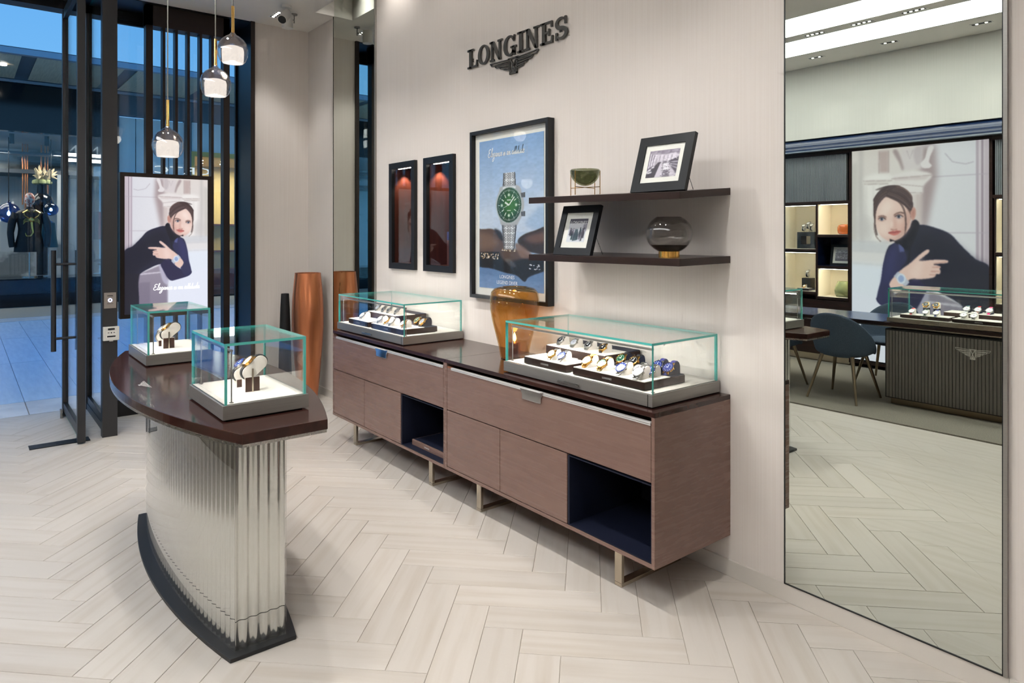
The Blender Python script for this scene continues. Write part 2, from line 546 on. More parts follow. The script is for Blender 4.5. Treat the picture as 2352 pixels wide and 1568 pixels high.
# ceiling downlights
def downlight(loc, rz, label, n=4, power=P_DOWN, aim=(0,0,0), group='recessed linear downlights', pitch=0.052, spot=70):
    t = thing('recessed_downlight', label, 'downlight', loc, rz, group)
    hl_ = n*pitch/2 + 0.012
    g = G()
    for x0, x1, y0, y1 in ((-hl_,hl_,-0.04,-0.03), (-hl_,hl_,0.03,0.04), (-hl_,-hl_+0.01,-0.03,0.03), (hl_-0.01,hl_,-0.03,0.03)):
        g.box(x0, x1, y0, y1, -0.004, 0.0)
    part('trim', g, 'white', t)
    part('housing', G().box(-hl_+0.01, hl_-0.01, -0.03, 0.03, -0.002, -0.0005), 'black', t)
    for i in range(n):
        xx = (i - (n-1)/2)*pitch
        part('bulb', G().cyl((xx,0,-0.0025), (xx,0,-0.006), 0.014, 0.012, 14), 'lamp_glow', t)
    if power:
        lamp('downlight_beam', 'SPOT', power, (0,0,-0.03), (1.0,0.985,0.965), aim, t, spot_size=math.radians(spot), spot_blend=0.7, shadow_soft_size=0.07)
    return t
downlight((-6.74,-0.485,ZC), 0.0, 'four-lamp recessed downlight in the ceiling beside the white security camera', power=P_DOWN*0.5)
ORD = ['first','second','third','fourth','fifth','sixth','seventh','eighth','ninth']
for i, xx in enumerate((-5.3,-4.1,-2.9,-1.7)):
    downlight((xx,-1.7,ZC), 0.0, f'{ORD[i]} downlight in the ceiling row before the sign wall, counted from the storefront', power=P_DOWN*1.2, aim=(0.42,0,0), spot=84)
for i, xx in enumerate((-5.6,-4.2,-2.8,-1.4)):
    downlight((xx,-2.3,ZC), 0.0, f'{ORD[i]} downlight in the mid-ceiling row, counted from the storefront', power=P_DOWN*0.85)
# lamps in the bar between the luminous panels and along the rear wall
for i in range(5):
    downlight((-4.75+0.495*i,-4.32,ZC), 0.0, f'{ORD[i]} lamp strip between the luminous ceiling panels, counted from the storefront', power=0)
for i, xx in enumerate((-5.2,-4.25,-3.40,-2.5,-1.6)):
    downlight((xx,-5.29,ZC), 0.0, f'{ORD[i]} two-lamp downlight over the rear display wall, counted from the storefront', n=2, power=P_DOWN*0.12, pitch=0.085, aim=(-0.15,0,0))
# wall washers hidden in the ceiling slot above the sign wall
for i in range(6):
    t = thing('wall_washer', f'{ORD[i]} wall washer in the ceiling slot above the sign wall, from the storefront', 'downlight', (-6.1+0.95*i, -0.13, 4.19), 0, 'wall washers in the ceiling slot')
    part('can', G().cyl((0,0,0),(0,0,-0.1),0.035,0.04,16), 'white', t, smooth=True)
    part('bulb', G().cyl((0,0,-0.1),(0,0,-0.102),0.03,0.03,16), 'lamp_glow', t)
    lamp('washer_beam', 'SPOT', P_WASH, (0,0,-0.115), (1.0,0.975,0.94), (0.05,0,0), t, spot_size=math.radians(100), spot_blend=0.8, shadow_soft_size=0.14)

# security camera
t = thing('security_camera', 'white bullet security camera hanging from the ceiling near the storefront corner', 'camera', (-6.42,-0.5,ZC))
part('mount', G().cyl((0,0,0),(0,0,-0.025),0.045,0.045,20).cyl((0,0,-0.025),(0,-0.0,-0.085),0.012,0.012,10), 'plastic_white', t, smooth=True)
dv = Vector((0.55,-0.5,-0.62)).normalized(); c0 = Vector((0.02,-0.02,-0.1))
part('body', G().cyl(c0-dv*0.05, c0+dv*0.1, 0.043, 0.043, 20), 'plastic_white', t, smooth=True)
part('lens', G().cyl(c0+dv*0.1, c0+dv*0.104, 0.037, 0.037, 20), 'black', t, smooth=True)
t = thing('ceiling_spotlight', 'white cylindrical spotlight on a bracket beside the security camera', 'spotlight', (-6.62,-0.35,ZC))
part('bracket', G().cyl((0,0,0),(0,0,-0.012),0.03,0.03,16).cyl((0,0,-0.012),(0,0,-0.09),0.006,0.006,8).cyl((0,0,-0.06),(0.05,-0.08,-0.08),0.006,0.006,8), 'steel_dark', t, smooth=True)
part('head', G().cyl((0.06,-0.09,-0.04),(0.06,-0.09,-0.17),0.052,0.052,22), 'plastic_white', t, smooth=True)

# ---------------------------------------------------------------- mirrors
def wall_mirror(name, label, x0, x1, z0, z1, d=0.014):
    t = thing(name, label, 'mirror', ((x0+x1)/2, 0, z0))
    part('glass_sheet', G().box(x0+0.004, x1-0.012, -d, -0.001, z0+0.004, z1), 'mirror', t, w=True)
    g = G().box(x0, x0+0.004, -d-0.003, 0, z0, z1).box(x0, x1-0.006, -d-0.003, 0, z0, z0+0.0045)
    part('frame', g, 'black', t, w=True)
    part('edge_profile', G().box(x1-0.012, x1-0.0085, -d-0.003, 0, z0, z1, 0).box(x1-0.0085, x1+0.004, -d-0.004, 0, z0, z1, 1), ['black','steel_dark'], t, w=True)
    return t
wall_mirror('wall_mirror', 'tall frameless wall mirror beside the shelves, reflecting desk, chair and poster', -1.651, -0.809, 0.079, 3.9)
wall_mirror('wall_mirror', 'narrow full-height mirror strip behind the copper vase', -6.462, -5.575, 0.079, 4.05)
# dark channel where narrow mirror meets the ceiling slot is part of the frame

# ---------------------------------------------------------------- two lit niches in the wall
def niche(x0, x1, label):
    z0, z1 = 1.355, 2.252
    t = thing('wall_niche', label, 'niche', ((x0+x1)/2, 0, z0), group='glazed wall niches')
    a, b, c_, d_ = x0+0.041, x1-0.041, z0+0.041, z1-0.041
    part('frame', G().prism([(x0,z0),(x1,z0),(x1,z0+0.05),(x0,z0+0.05)], -0.03, 0).prism([(x0,z1-0.05),(x1,z1-0.05),(x1,z1),(x0,z1)], -0.03, 0)
         .prism([(x0,z0+0.05),(x0+0.05,z0+0.05),(x0+0.05,z1-0.05),(x0,z1-0.05)], -0.03, 0).prism([(x1-0.05,z0+0.05),(x1,z0+0.05),(x1,z1-0.05),(x1-0.05,z1-0.05)], -0.03, 0), 'black_frame', t, w=True)
    part('lining', G().box(a,b,0.19,0.2,c_,d_).box(a,a+0.006,0,0.19,c_,d_).box(b-0.006,b,0,0.19,c_,d_).box(a,b,0,0.19,c_,c_+0.006).box(a,b,0,0.19,d_-0.006,d_), 'wood_red', t, w=True)
    part('pane', G().box(x0+0.05,x1-0.05,-0.012,-0.007,z0+0.05,z1-0.05), 'glass_niche', t, w=True)
    part('light_strip', G().box(x0+0.09,x1-0.055,0.012,0.02,d_-0.012,d_-0.007), 'led_white', t, w=True)
    xm = (x0+x1)/2
    lamp('niche_spot', 'SPOT', 9.0, (x0-xm+0.1, 0.1, d_-z0-0.03), (1,0.8,0.62), (0,0.2,0), t, spot_size=math.radians(85), spot_blend=0.6, shadow_soft_size=0.012)
    return t
niche(-5.291,-4.865, 'glazed wall niche lined in red-brown wood, nearer the storefront corner')
niche(-4.728,-4.303, 'glazed wall niche lined in red-brown wood, next to the watch poster')

# ---------------------------------------------------------------- brand sign on the wall: raised letters and winged hourglass
def ribbon(pts, w):
    """flat stroke as quads (list of polygons) with width w (number or list)"""
    out = []; n = len(pts); ww = w if isinstance(w, list) else [w]*n
    L_ = []; R_ = []
    for i, p in enumerate(pts):
        a = pts[max(i-1,0)]; b = pts[min(i+1,n-1)]
        dx, dy = b[0]-a[0], b[1]-a[1]; l = math.hypot(dx,dy) or 1e-9
        nx, ny = -dy/l, dx/l
        L_.append((p[0]+nx*ww[i]/2, p[1]+ny*ww[i]/2)); R_.append((p[0]-nx*ww[i]/2, p[1]-ny*ww[i]/2))
    for i in range(n-1): out.append([L_[i], R_[i], R_[i+1], L_[i+1]])
    return out
def rect(x0, x1, y0, y1): return [(x0,y0),(x1,y0),(x1,y1),(x0,y1)]
def arc(cx, cy, rx, ry, a0, a1, n=18):
    return [(cx+rx*math.cos(math.radians(a0+(a1-a0)*i/n)), cy+ry*math.sin(math.radians(a0+(a1-a0)*i/n))) for i in range(n+1)]
def arcw(a0, a1, n, thin, thick):
    return [thin+(thick-thin)*abs(math.cos(math.radians(a0+(a1-a0)*i/n)))**1.3 for i in range(n+1)]
def letter(ch):
    if ch == 'L': return [rect(.13,.31,0,1), rect(0,.44,.9,1), rect(0,.72,0,.1), [(.62,.1),(.72,.1),(.72,.36),(.66,.36)]], .74
    if ch == 'O': return ribbon(arc(.4,.5,.31,.46,0,360,40), arcw(0,360,40,.09,.18)), .80
    if ch == 'N': return [rect(.1,.2,.05,1), rect(0,.3,0,.09), rect(0,.26,.91,1), [(.08,1),(.27,1),(.74,0),(.60,0)], rect(.62,.74,0,.95), rect(.54,.86,.91,1)], .88
    if ch == 'G': return ribbon(arc(.42,.5,.32,.46,38,325,34), arcw(38,325,34,.09,.18)) + [rect(.58,.75,.08,.42), rect(.48,.84,.36,.45), [(.64,.68),(.72,.68),(.75,.98),(.68,.98)], rect(.66,.75,0,.2)], .86
    if ch == 'I': return [rect(.12,.30,0,1), rect(0,.42,0,.09), rect(0,.42,.91,1)], .44
    if ch == 'E': return [rect(.12,.30,0,1), rect(0,.72,0,.09), rect(0,.70,.91,1), rect(.3,.5,.46,.55), rect(.47,.54,.34,.67), [(.62,.72),(.70,.72),(.70,.92),(.60,.92)], [(.62,.08),(.72,.08),(.74,.32),(.66,.32)]], .78
    if ch == 'S': return ribbon(arc(.37,.73,.25,.225,35,270,24)+arc(.37,.275,.27,.225,90,-145,24)[1:], [.10+.08*math.sin(PI*i/48)**2 for i in range(49)]) + [rect(.55,.64,.66,1.0), rect(.06,.15,0,.34)], .68
def flat_solid(polys, t0, t1):
    g = G()
    for q in polys: g.prism(q, t0, t1, 'y')
    return g
def emblem_polys():
    """winged hourglass, unit width 1, origin at top centre"""
    P = []
    for sg in (-1, 1):
        for k, (a, b, y, th) in enumerate(((.08,.50,-.0,.013), (.12,.40,-.055,.011), (.11,.30,-.1,.011), (.10,.22,-.142,.011))):
            tip = 0.035
            q = [(.07,y-.02),(b,y),(b-tip,y-.045+.008*k),(.09,y-.045)]
            loop = [q[0],q[1],q[2],q[3],q[0]]
            for i in range(4): P += ribbon([(sg*loop[i][0],loop[i][1]),(sg*loop[i+1][0],loop[i+1][1])], th)
    w = .078
    P += [rect(-w-.03,w+.03,-.025,0), rect(-w,w,-.26,-.235), rect(-w,-w+.018,-.26,0), rect(w-.018,w,-.26,0)]
    P += ribbon([(-.055,-.03),(.055,-.235)], .02) + ribbon([(.055,-.03),(-.055,-.235)], .02)
    P += [[(-.035,-.235),(.035,-.235),(0,-.17)]]
    return P
sgn = thing('wall_sign', 'raised dark grey letters LONGINES with winged hourglass high on the wall', 'sign', (-3.6, 0, 2.72))
word = 'LONGINES'
adv = [letter(c)[1] for c in word]
H = 0.137; tot = sum(adv); kx = 1.062/(tot)
xx = -4.134
for c, a in zip(word, adv):
    P, _ = letter(c)
    P = [[(xx+(0.03+p[0]*0.94)*kx, 2.851+p[1]*H) for p in q] for q in P]
    part('letter', flat_solid(P, -0.018, -0.006), 'sign', sgn, w=True)
    xx += a*kx
EMB = emblem_polys()
P = [[(-3.60+p[0]*0.515, 2.836+p[1]*0.43) for p in q] for q in EMB]
part('emblem', flat_solid(P, -0.016, -0.006), 'sign', sgn, w=True)
part('mounting_pins', G().box(-4.09,-4.07,-0.006,0,2.9,2.92).box(-3.61,-3.59,-0.006,0,2.78,2.80).box(-3.15,-3.13,-0.006,0,2.9,2.92), 'sign', sgn, w=True)
# ---------------------------------------------------------------- printed pictures: painted on a fine grid as vertex ink
class Paint:
    def __init__(self, w, h, col=(255,255,255)):
        self.w, self.h = w, h
        self.a = np.ones((h, w, 3)) * np.array(col)/255.0
        self.U, self.V = np.meshgrid((np.arange(w)+.5)/w, (np.arange(h)+.5)/h)
    def blend(self, m, col):
        c = np.array(col)/255.0 if not isinstance(col, np.ndarray) else col
        self.a = self.a*(1-m[..., None]) + c*m[..., None]
    def _blur(self, m, k):
        for _ in range(2):
            for ax in (0, 1):
                p = np.pad(m, [(k,k) if i == ax else (0,0) for i in (0,1)], mode='edge')
                n = m.shape[ax]; acc = 0
                for d in range(2*k+1):
                    acc = acc + (p[d:d+n] if ax == 0 else p[:, d:d+n])
                m = acc/(2*k+1)
        return m
    def poly(self, pts, col, blur=1, al=1.0, col2=None, gd=(0,1)):
        pts = [(float(x), float(y)) for x, y in pts]
        xs = [p[0] for p in pts]; ys = [p[1] for p in pts]; mg = 2*blur+2
        i0, i1 = max(0, int(min(xs)*self.w)-mg), min(self.w, int(max(xs)*self.w)+mg+1)
        j0, j1 = max(0, int(min(ys)*self.h)-mg), min(self.h, int(max(ys)*self.h)+mg+1)
        if i1 <= i0 or j1 <= j0: return
        U_, V_ = self.U[j0:j1, i0:i1], self.V[j0:j1, i0:i1]
        ins = np.zeros(U_.shape, bool)
        for i in range(len(pts)):
            x0, y0 = pts[i-1]; x1, y1 = pts[i]
            if y0 == y1: continue
            ins ^= ((V_ < y0) != (V_ < y1)) & (U_ < (x1-x0)*(V_-y0)/(y1-y0)+x0)
        m = ins.astype(float)
        if blur: m = self._blur(m, blur)
        c = np.array(col)/255.0
        if col2 is not None:
            t = gd[0]*(U_-min(xs))/(max(xs)-min(xs)+1e-6) + gd[1]*(V_-min(ys))/(max(ys)-min(ys)+1e-6)
            t = np.clip(t, 0, 1)[..., None]
            c = c*(1-t) + np.array(col2)/255.0*t
        m = (m*al)[..., None]
        self.a[j0:j1, i0:i1] = self.a[j0:j1, i0:i1]*(1-m) + c*m
    def curve(self, pts, n=6):
        """closed Catmull-Rom through pts"""
        out = []; m = len(pts)
        for i in range(m):
            p0, p1, p2, p3 = (np.array(pts[(i+k-1) % m], float) for k in range(4))
            for j in range(n):
                t = j/n
                out.append(tuple(0.5*((2*p1)+(-p0+p2)*t+(2*p0-5*p1+4*p2-p3)*t*t+(-p0+3*p1-3*p2+p3)*t**3)))
        return out
    def blob(self, pts, col, **k): self.poly(self.curve(pts), col, **k)
    def ell(self, cx, cy, rx, ry, col, rot=0, **k):
        r = math.radians(rot); P = []
        for i in range(28):
            a = 2*PI*i/28; x, y = rx*math.cos(a), ry*math.sin(a)
            P.append((cx+x*math.cos(r)-y*math.sin(r)*1.0, cy+x*math.sin(r)+y*math.cos(r)))
        self.poly(P, col, **k)
    def line(self, pts, w, col, **k):
        asp = self.w/self.h
        q = ribbon([(x, y/asp) for x, y in pts], w)
        for s_ in q: self.poly([(x, y*asp) for x, y in s_], col, **k)
    def noise(self, amt, sx=1, sy=1, seed=1):
        r = np.random.RandomState(seed)
        n = r.rand(max(2, self.h//sy), max(2, self.w//sx))
        n = np.repeat(np.repeat(n, sy, 0), sx, 1)
        n = np.pad(n, ((0, max(0, self.h-n.shape[0])), (0, max(0, self.w-n.shape[1]))), mode='edge')[:self.h, :self.w]
        n = self._blur(n, max(1, min(sx, sy)//2))
        self.a = np.clip(self.a + (n[..., None]-.5)*amt, 0, 1)
def print_mesh(name, p, w, h, mt):
    """picture in the XZ plane facing -Y, lower left corner at the origin"""
    nx, ny = p.w, p.h
    me = bpy.data.meshes.new(name)
    X, Z = np.meshgrid(np.linspace(0, w, nx), np.linspace(h, 0, ny))
    co = np.zeros((nx*ny, 3)); co[:, 0] = X.ravel(); co[:, 2] = Z.ravel()
    me.vertices.add(nx*ny); me.vertices.foreach_set('co', co.ravel())
    i = np.arange(nx*ny).reshape(ny, nx)
    q = np.stack([i[1:, :-1], i[1:, 1:], i[:-1, 1:], i[:-1, :-1]], -1).reshape(-1, 4)
    nf = len(q)
    me.loops.add(nf*4); me.loops.foreach_set('vertex_index', q.ravel().astype(np.int32))
    me.polygons.add(nf); me.polygons.foreach_set('loop_start', (np.arange(nf)*4).astype(np.int32))
    a = np.clip(p.a, 0, 1)
    lin = np.where(a <= .04045, a/12.92, ((a+.055)/1.055)**2.4)
    col = np.ones((nx*ny, 4)); col[:, :3] = lin.reshape(-1, 3)
    at = me.attributes.new('ink', 'FLOAT_COLOR', 'POINT'); at.data.foreach_set('color', col.ravel())
    me.materials.append(MAT[mt]); me.update(calc_edges=True); me.validate()
    return me
def text_geo(txt, size, depth=0.0, align='CENTER', shear=0.0):
    cu = bpy.data.curves.new('lettering_source', 'FONT'); cu.body = txt; cu.size = size; cu.extrude = depth; cu.align_x = align; cu.shear = shear
    cu.resolution_u = 2
    o = bpy.data.objects.new('lettering_source', cu); COL.objects.link(o)
    dg = bpy.context.evaluated_depsgraph_get()
    me = bpy.data.meshes.new_from_object(o.evaluated_get(dg))
    g = G(); g.v = [tuple(v.co) for v in me.vertices]; g.f = [tuple(f.vertices) for f in me.polygons]; g.m = [0]*len(g.f)
    bpy.data.objects.remove(o); bpy.data.curves.remove(cu); bpy.data.meshes.remove(me)
    g.xf(Matrix(((1,0,0,0),(0,0,-1,0),(0,1,0,0),(0,0,0,1))))   # stand up in XZ facing -Y
    return g
# handwriting for the slogan
GL = {
 'E': ([(.62,.92),(.40,1.0),(.18,.86),(.22,.62),(.44,.54),(.16,.46),(.06,.2),(.24,.0),(.52,.04),(.72,.2)], .72),
 'l': ([(.0,.1),(.18,.5),(.3,1.05),(.2,1.1),(.12,.6),(.1,.15),(.18,.0),(.32,.12)], .3),
 'e': ([(.0,.18),(.22,.28),(.26,.42),(.14,.45),(.06,.25),(.12,.02),(.3,.06),(.4,.16)], .38),
 'g': ([(.34,.42),(.14,.44),(.06,.2),(.16,.06),(.32,.2),(.36,.42),(.3,-.1),(.14,-.5),(-.1,-.55),(-.06,-.3),(.2,-.08),(.46,.14)], .44),
 'a': ([(.34,.42),(.14,.42),(.06,.16),(.16,.02),(.32,.22),(.36,.42),(.34,.08),(.42,.02),(.52,.16)], .5),
 'n': ([(.02,.42),(.06,.02),(.12,.28),(.24,.42),(.3,.36),(.3,.04),(.38,.02),(.46,.14)], .44),
 'c': ([(.3,.36),(.2,.44),(.06,.24),(.1,.02),(.28,.04),(.4,.16)], .38),
 'i': ([(.04,.16),(.12,.42),(.1,.06),(.18,.02),(.26,.14)], .24),
 's': ([(.0,.12),(.16,.42),(.22,.2),(.2,.04),(.04,.02),(.2,.06),(.34,.16)], .34),
 't': ([(.02,.16),(.16,.5),(.24,.95),(.16,.4),(.14,.06),(.22,.02),(.32,.14)], .28),
 'u': ([(.04,.42),(.04,.1),(.14,.02),(.28,.16),(.32,.42),(.32,.06),(.4,.02),(.48,.14)], .46),
 'd': ([(.34,.4),(.14,.42),(.06,.16),(.16,.02),(.32,.24),(.42,1.05),(.36,.3),(.38,.04),(.48,.06),(.56,.16)], .54)}
def script_polys(txt, height, th):
    out = []; x = 0.0
    for ch in txt:
        if ch == ' ': x += .24; continue
        pts, ad = GL[ch]
        q = [((x+a+b*.22)*height*.85, b*height) for a, b in pts]
        qq = []
        for i in range(len(q)-1):
            p0 = q[max(i-1,0)]; p1 = q[i]; p2 = q[i+1]; p3 = q[min(i+2,len(q)-1)]
            for j in range(4):
                t = j/4
                qq.append(tuple(.5*((2*p1[k])+(-p0[k]+p2[k])*t+(2*p0[k]-5*p1[k]+4*p2[k]-p3[k])*t*t+(-p0[k]+3*p1[k]-3*p2[k]+p3[k])*t**3) for k in (0,1)))
        qq.append(q[-1])
        out += ribbon(qq, th)
        x += ad
    return out, x*height*.85
def flat_sheet(polys, y):
    g = G()
    for q in polys: g.add([(p[0], y, p[1]) for p in q], [tuple(range(len(q)))])
    return g
SLOGAN, SLW = script_polys('Elegance is an attitude', 1.0, 0.105)
def slogan(x, z, w, y, th=1.0):
    k = w/SLW
    return flat_sheet([[(x+p[0]*k, z+p[1]*k) for p in q] for q in SLOGAN], y)

# the portrait used on the light box by the window and on the rear wall
def portrait():
    p = Paint(300, 500, (222,222,228))
    def c(x, y): return ((x-26)/872.0, (y-42)/1500.0)
    def q(*a): return [c(x, y) for x, y in a]
    p.poly(q((0,0),(460,0),(460,1600),(0,1600)), (214,214,222), col2=(224,224,230), gd=(1,0), blur=0)
    p.poly(q((0,0),(105,0),(105,1600),(0,1600)), (196,184,194), col2=(170,158,172), gd=(0,1))
    for x, wd_, cc in ((70,10,(150,136,150)),(84,8,(226,220,228)),(100,9,(176,164,178)),(60,6,(214,206,214))):
        p.poly(q((x-wd_/2,0),(x+wd_/2,0),(x+wd_/2,1600),(x-wd_/2,1600)), cc)
    for y in (262, 632): p.poly(q((30,y-3),(420,y-3),(420,y+3),(30,y+3)), (178,170,182), al=.8)
    # right part: pale column group, warm white
    p.poly(q((430,0),(920,0),(920,1600),(430,1600)), (220,212,208), col2=(226,230,238), gd=(0,1), blur=4)
    p.poly(q((640,60),(705,60),(700,215),(640,215)), (190,172,170), blur=3)
    p.poly(q((815,0),(840,0),(850,330),(830,760),(815,760)), (188,184,182), blur=4, al=.7)
    p.poly(q((850,120),(900,140),(900,700),(860,700)), (204,200,196), blur=4)
    # shadow beside the column, then column and capital
    p.poly(q((340,50),(440,50),(432,620),(400,620),(330,260)), (150,128,130), blur=7, al=.75)
    p.poly(q((425,350),(560,350),(560,620),(432,620)), (206,192,190), col2=(236,232,232), gd=(1,0), blur=3)
    p.blob(q((362,245),(470,214),(600,232),(622,258),(560,300),(520,360),(425,365),(415,320)), (228,222,222), blur=2)
    p.poly(q((370,250),(615,250),(600,272),(400,276)), (206,194,194), blur=2, al=.8)
    p.poly(q((420,60),(560,60),(545,205),(430,200)), (214,206,208), blur=3)
    p.blob(q((430,60),(470,60),(475,120),(455,175),(430,150)), (190,180,184), blur=2, al=.8)
    p.blob(q((350,60),(385,60),(405,130),(432,165),(420,196),(380,200),(364,185),(380,160),(372,120)), (226,220,222), blur=1)
    p.blob(q((585,60),(610,70),(570,150),(552,200),(540,190),(560,110)), (168,152,154), blur=2)
    p.blob(q((612,270),(640,225),(760,220),(812,260),(800,300),(760,640),(690,700),(640,420)), (236,232,230), blur=4)
    p.poly(q((620,268),(815,262),(805,285),(640,292)), (206,198,194), blur=3, al=.8)
    for k in range(4): p.ell(*c(812,600), .03+.02*k, .025+.015*k, (200,196,196), blur=1, al=.25)
    p.poly(q((640,700),(905,690),(905,760),(640,770)), (204,206,212), blur=4, al=.8)
    p.poly(q((660,860),(905,850),(905,1600),(500,1600),(500,1200)), (224,230,242), blur=6)
    # ledge under the arms
    p.poly(q((160,1110),(420,1000),(470,1180),(470,1560),(160,1560)), (150,142,158), col2=(128,120,140), gd=(0,1), blur=2)
    p.poly(q((165,1100),(400,1085),(402,1100),(165,1118)), (196,190,204), blur=1)
    p.poly(q((170,1200),(285,1195),(285,1560),(170,1560)), (112,104,124), blur=2, al=.5)
    p.blob(q((375,1000),(400,1010),(450,1150),(480,1190),(460,1230),(420,1200),(390,1100)), (178,174,196), blur=2)
    p.poly(q((470,1190),(900,1040),(905,1600),(470,1600)), (226,230,244), blur=5)
    # stone relief: thin lines and shades that give the carving its edges
    for a_, b_ in (((362,248),(622,258)),((415,322),(560,300)),((425,362),(520,360)),((612,270),(815,262)),((640,292),(805,286))):
        p.line(q(a_, b_), .006, (168,154,154), blur=1, al=.7)
    for x in (432, 450): p.line(q((x,370),(x+2,560)), .005, (184,170,170), blur=2, al=.6)
    for x in (700, 740, 790): p.line(q((x,300),(x+6,640)), .006, (206,200,198), blur=2, al=.7)
    p.line(q((700,60),(704,215)), .006, (164,146,146), blur=1, al=.7); p.line(q((640,60),(640,212)), .006, (164,146,146), blur=1, al=.7)
    p.line(q((120,180),(165,190),(240,170),(285,110)), .005, (160,152,164), blur=1, al=.8)
    p.line(q((480,70),(500,130),(520,70)), .005, (170,160,164), blur=1, al=.8)
    for y in (700, 770, 860): p.line(q((640,y),(905,y-10)), .006, (190,190,196), blur=2, al=.7)
    # sweater: body, shoulder, near arm, forearm
    nv = (34,36,58); nd = (22,24,42); nl = (44,46,84)
    p.blob(q((28,860),(110,800),(190,715),(255,640),(340,600),(430,578),(500,600),(580,690),(640,730),(668,830),(672,930),(600,1000),(400,1000),(290,1040),(180,1110),(165,1200),(165,1480),(20,1500),(20,1100)), nv, blur=1)
    p.blob(q((30,880),(140,790),(260,690),(420,640),(470,760),(420,900),(300,960),(160,1080),(40,1200)), nd, blur=9, al=.7)
    p.poly(q((28,1090),(180,1100),(166,1200),(166,1560),(28,1560)), (30,30,46), blur=2)
    p.blob(q((395,1000),(470,950),(560,1030),(640,1080),(720,1090),(690,1140),(560,1180),(500,1188),(460,1150),(420,1070)), (40,38,74), blur=1)
    p.blob(q((580,700),(640,750),(672,840),(690,960),(712,1050),(716,1100),(690,1135),(640,1130),(600,1040),(632,980),(560,880),(520,800)), nl, blur=1)
    p.blob(q((590,720),(640,780),(664,880),(676,960),(650,980),(600,880)), (58,60,110), blur=6, al=.6)
    # turtleneck
    p.blob(q((440,575),(480,545),(520,640),(600,690),(560,720),(510,750),(470,680)), (20,21,36), blur=1)
    p.poly(q((540,735),(575,705),(565,765),(535,760)), (84,90,140), blur=1)
    p.line(q((505,640),(500,760),(512,860)), .012, (20,20,34), blur=1)
    # hand and wrist
    sk = (228,196,186); sd = (196,150,140)
    p.blob(q((380,745),(400,748),(450,790),(500,840),(560,890),(620,960),(632,1000),(600,1045),(560,1030),(500,950),(430,945),(370,935),(345,925),(338,908),(318,905),(310,885),(316,870),(310,858),(330,848),(350,846),(345,838),(272,830),(275,812),(360,812),(440,822),(410,790),(382,765)), sk, blur=1)
    for a, b in (((312,858),(360,862)),((318,888),(368,890)),((340,912),(378,912))): p.line(q(a, b), .008, sd, blur=1)
    p.blob(q((420,800),(470,850),(500,900),(480,940),(440,930)), (238,212,204), blur=5, al=.7)
    p.line(q((275,822),(350,838)), .006, sd, blur=1)
    p.line(q((515,985),(590,915)), .05, (186,192,208), blur=1)
    p.ell(*c(556,948), .034, .024, (214,222,236), blur=1); p.ell(*c(556,948), .022, .016, (150,170,210), blur=1)
    # neck shadow, head: hair mass, ear, face
    hr = (70,55,57)
    p.blob(q((478,455),(498,385),(545,322),(610,303),(672,314),(722,365),(740,430),(738,520),(700,560),(560,560),(496,540)), hr, blur=1)
    p.blob(q((462,478),(476,458),(494,478),(494,530),(478,548),(464,518)), (204,156,144), blur=1)
    p.blob(q((470,485),(482,474),(488,510),(478,530)), (170,116,108), blur=2, al=.7)
    p.blob(q((496,520),(530,452),(575,420),(625,395),(655,378),(690,412),(718,455),(730,515),(724,590),(694,650),(642,686),(596,684),(545,655),(508,602)), (230,200,190), blur=1)
    p.blob(q((497,500),(520,470),(538,560),(575,668),(530,636),(502,580)), (192,146,136), blur=6, al=.85)
    p.blob(q((560,640),(600,672),(660,672),(700,640),(680,668),(620,692),(570,672)), (198,154,146), blur=4, al=.8)
    p.blob(q((610,420),(665,415),(700,500),(670,520),(620,470)), (246,226,218), blur=8, al=.8)
    p.blob(q((640,570),(700,560),(706,620),(660,650)), (244,220,212), blur=8, al=.7)
    p.blob(q((545,560),(590,560),(580,620),(545,615)), (226,180,168), blur=7, al=.7)
    rng = random.Random(11)
    def strand(a, b, d, w, cc, al=.7):
        pts = [((1-t)**2*a[0]+2*t*(1-t)*b[0]+t*t*d[0], (1-t)**2*a[1]+2*t*(1-t)*b[1]+t*t*d[1]) for t in [i/9 for i in range(10)]]
        p.line(q(*pts), w, cc, blur=1, al=al)
    tones = [(52,40,42),(86,67,66),(116,92,88),(66,51,53),(96,78,84),(60,46,48)]
    for i in range(46):
        a_ = i/45
        strand((657-70*a_, 378-62*a_**.7), (560-40*a_+rng.uniform(-8,8), 398-74*a_), (488+10*rng.random()-4*a_, 482-95*a_), .008, rng.choice(tones), .75)
    for i in range(26):
        a_ = i/25
        strand((657-10*a_, 378-60*a_**.8), (705+12*a_, 395-52*a_), (728+12*a_, 478-80*a_*.9+rng.uniform(-8,8)), .008, rng.choice(tones), .75)
    for i in range(12): strand((560+8*i, 318-rng.uniform(0,6)), (600+4*i, 300), (640+8*i, 330), .006, rng.choice(tones), .6)
    for d in range(4):
        strand((560+6*d,428-4*d), (520-3*d,470), (524+3*d,600+18*d), .005, tones[d], .75)
        strand((716+3*d,430), (742+2*d,540), (722-3*d,650), .005, tones[d], .8)
    strand((735,560), (742,660), (690,694), .006, (96,74,72), .9)
    # brows, eyes, nose, mouth
    p.line(q((536,499),(560,492),(585,499),(603,512)), .011, (84,60,56), blur=1, al=.9)
    p.line(q((655,524),(680,513),(708,520)), .010, (84,60,56), blur=1, al=.9)
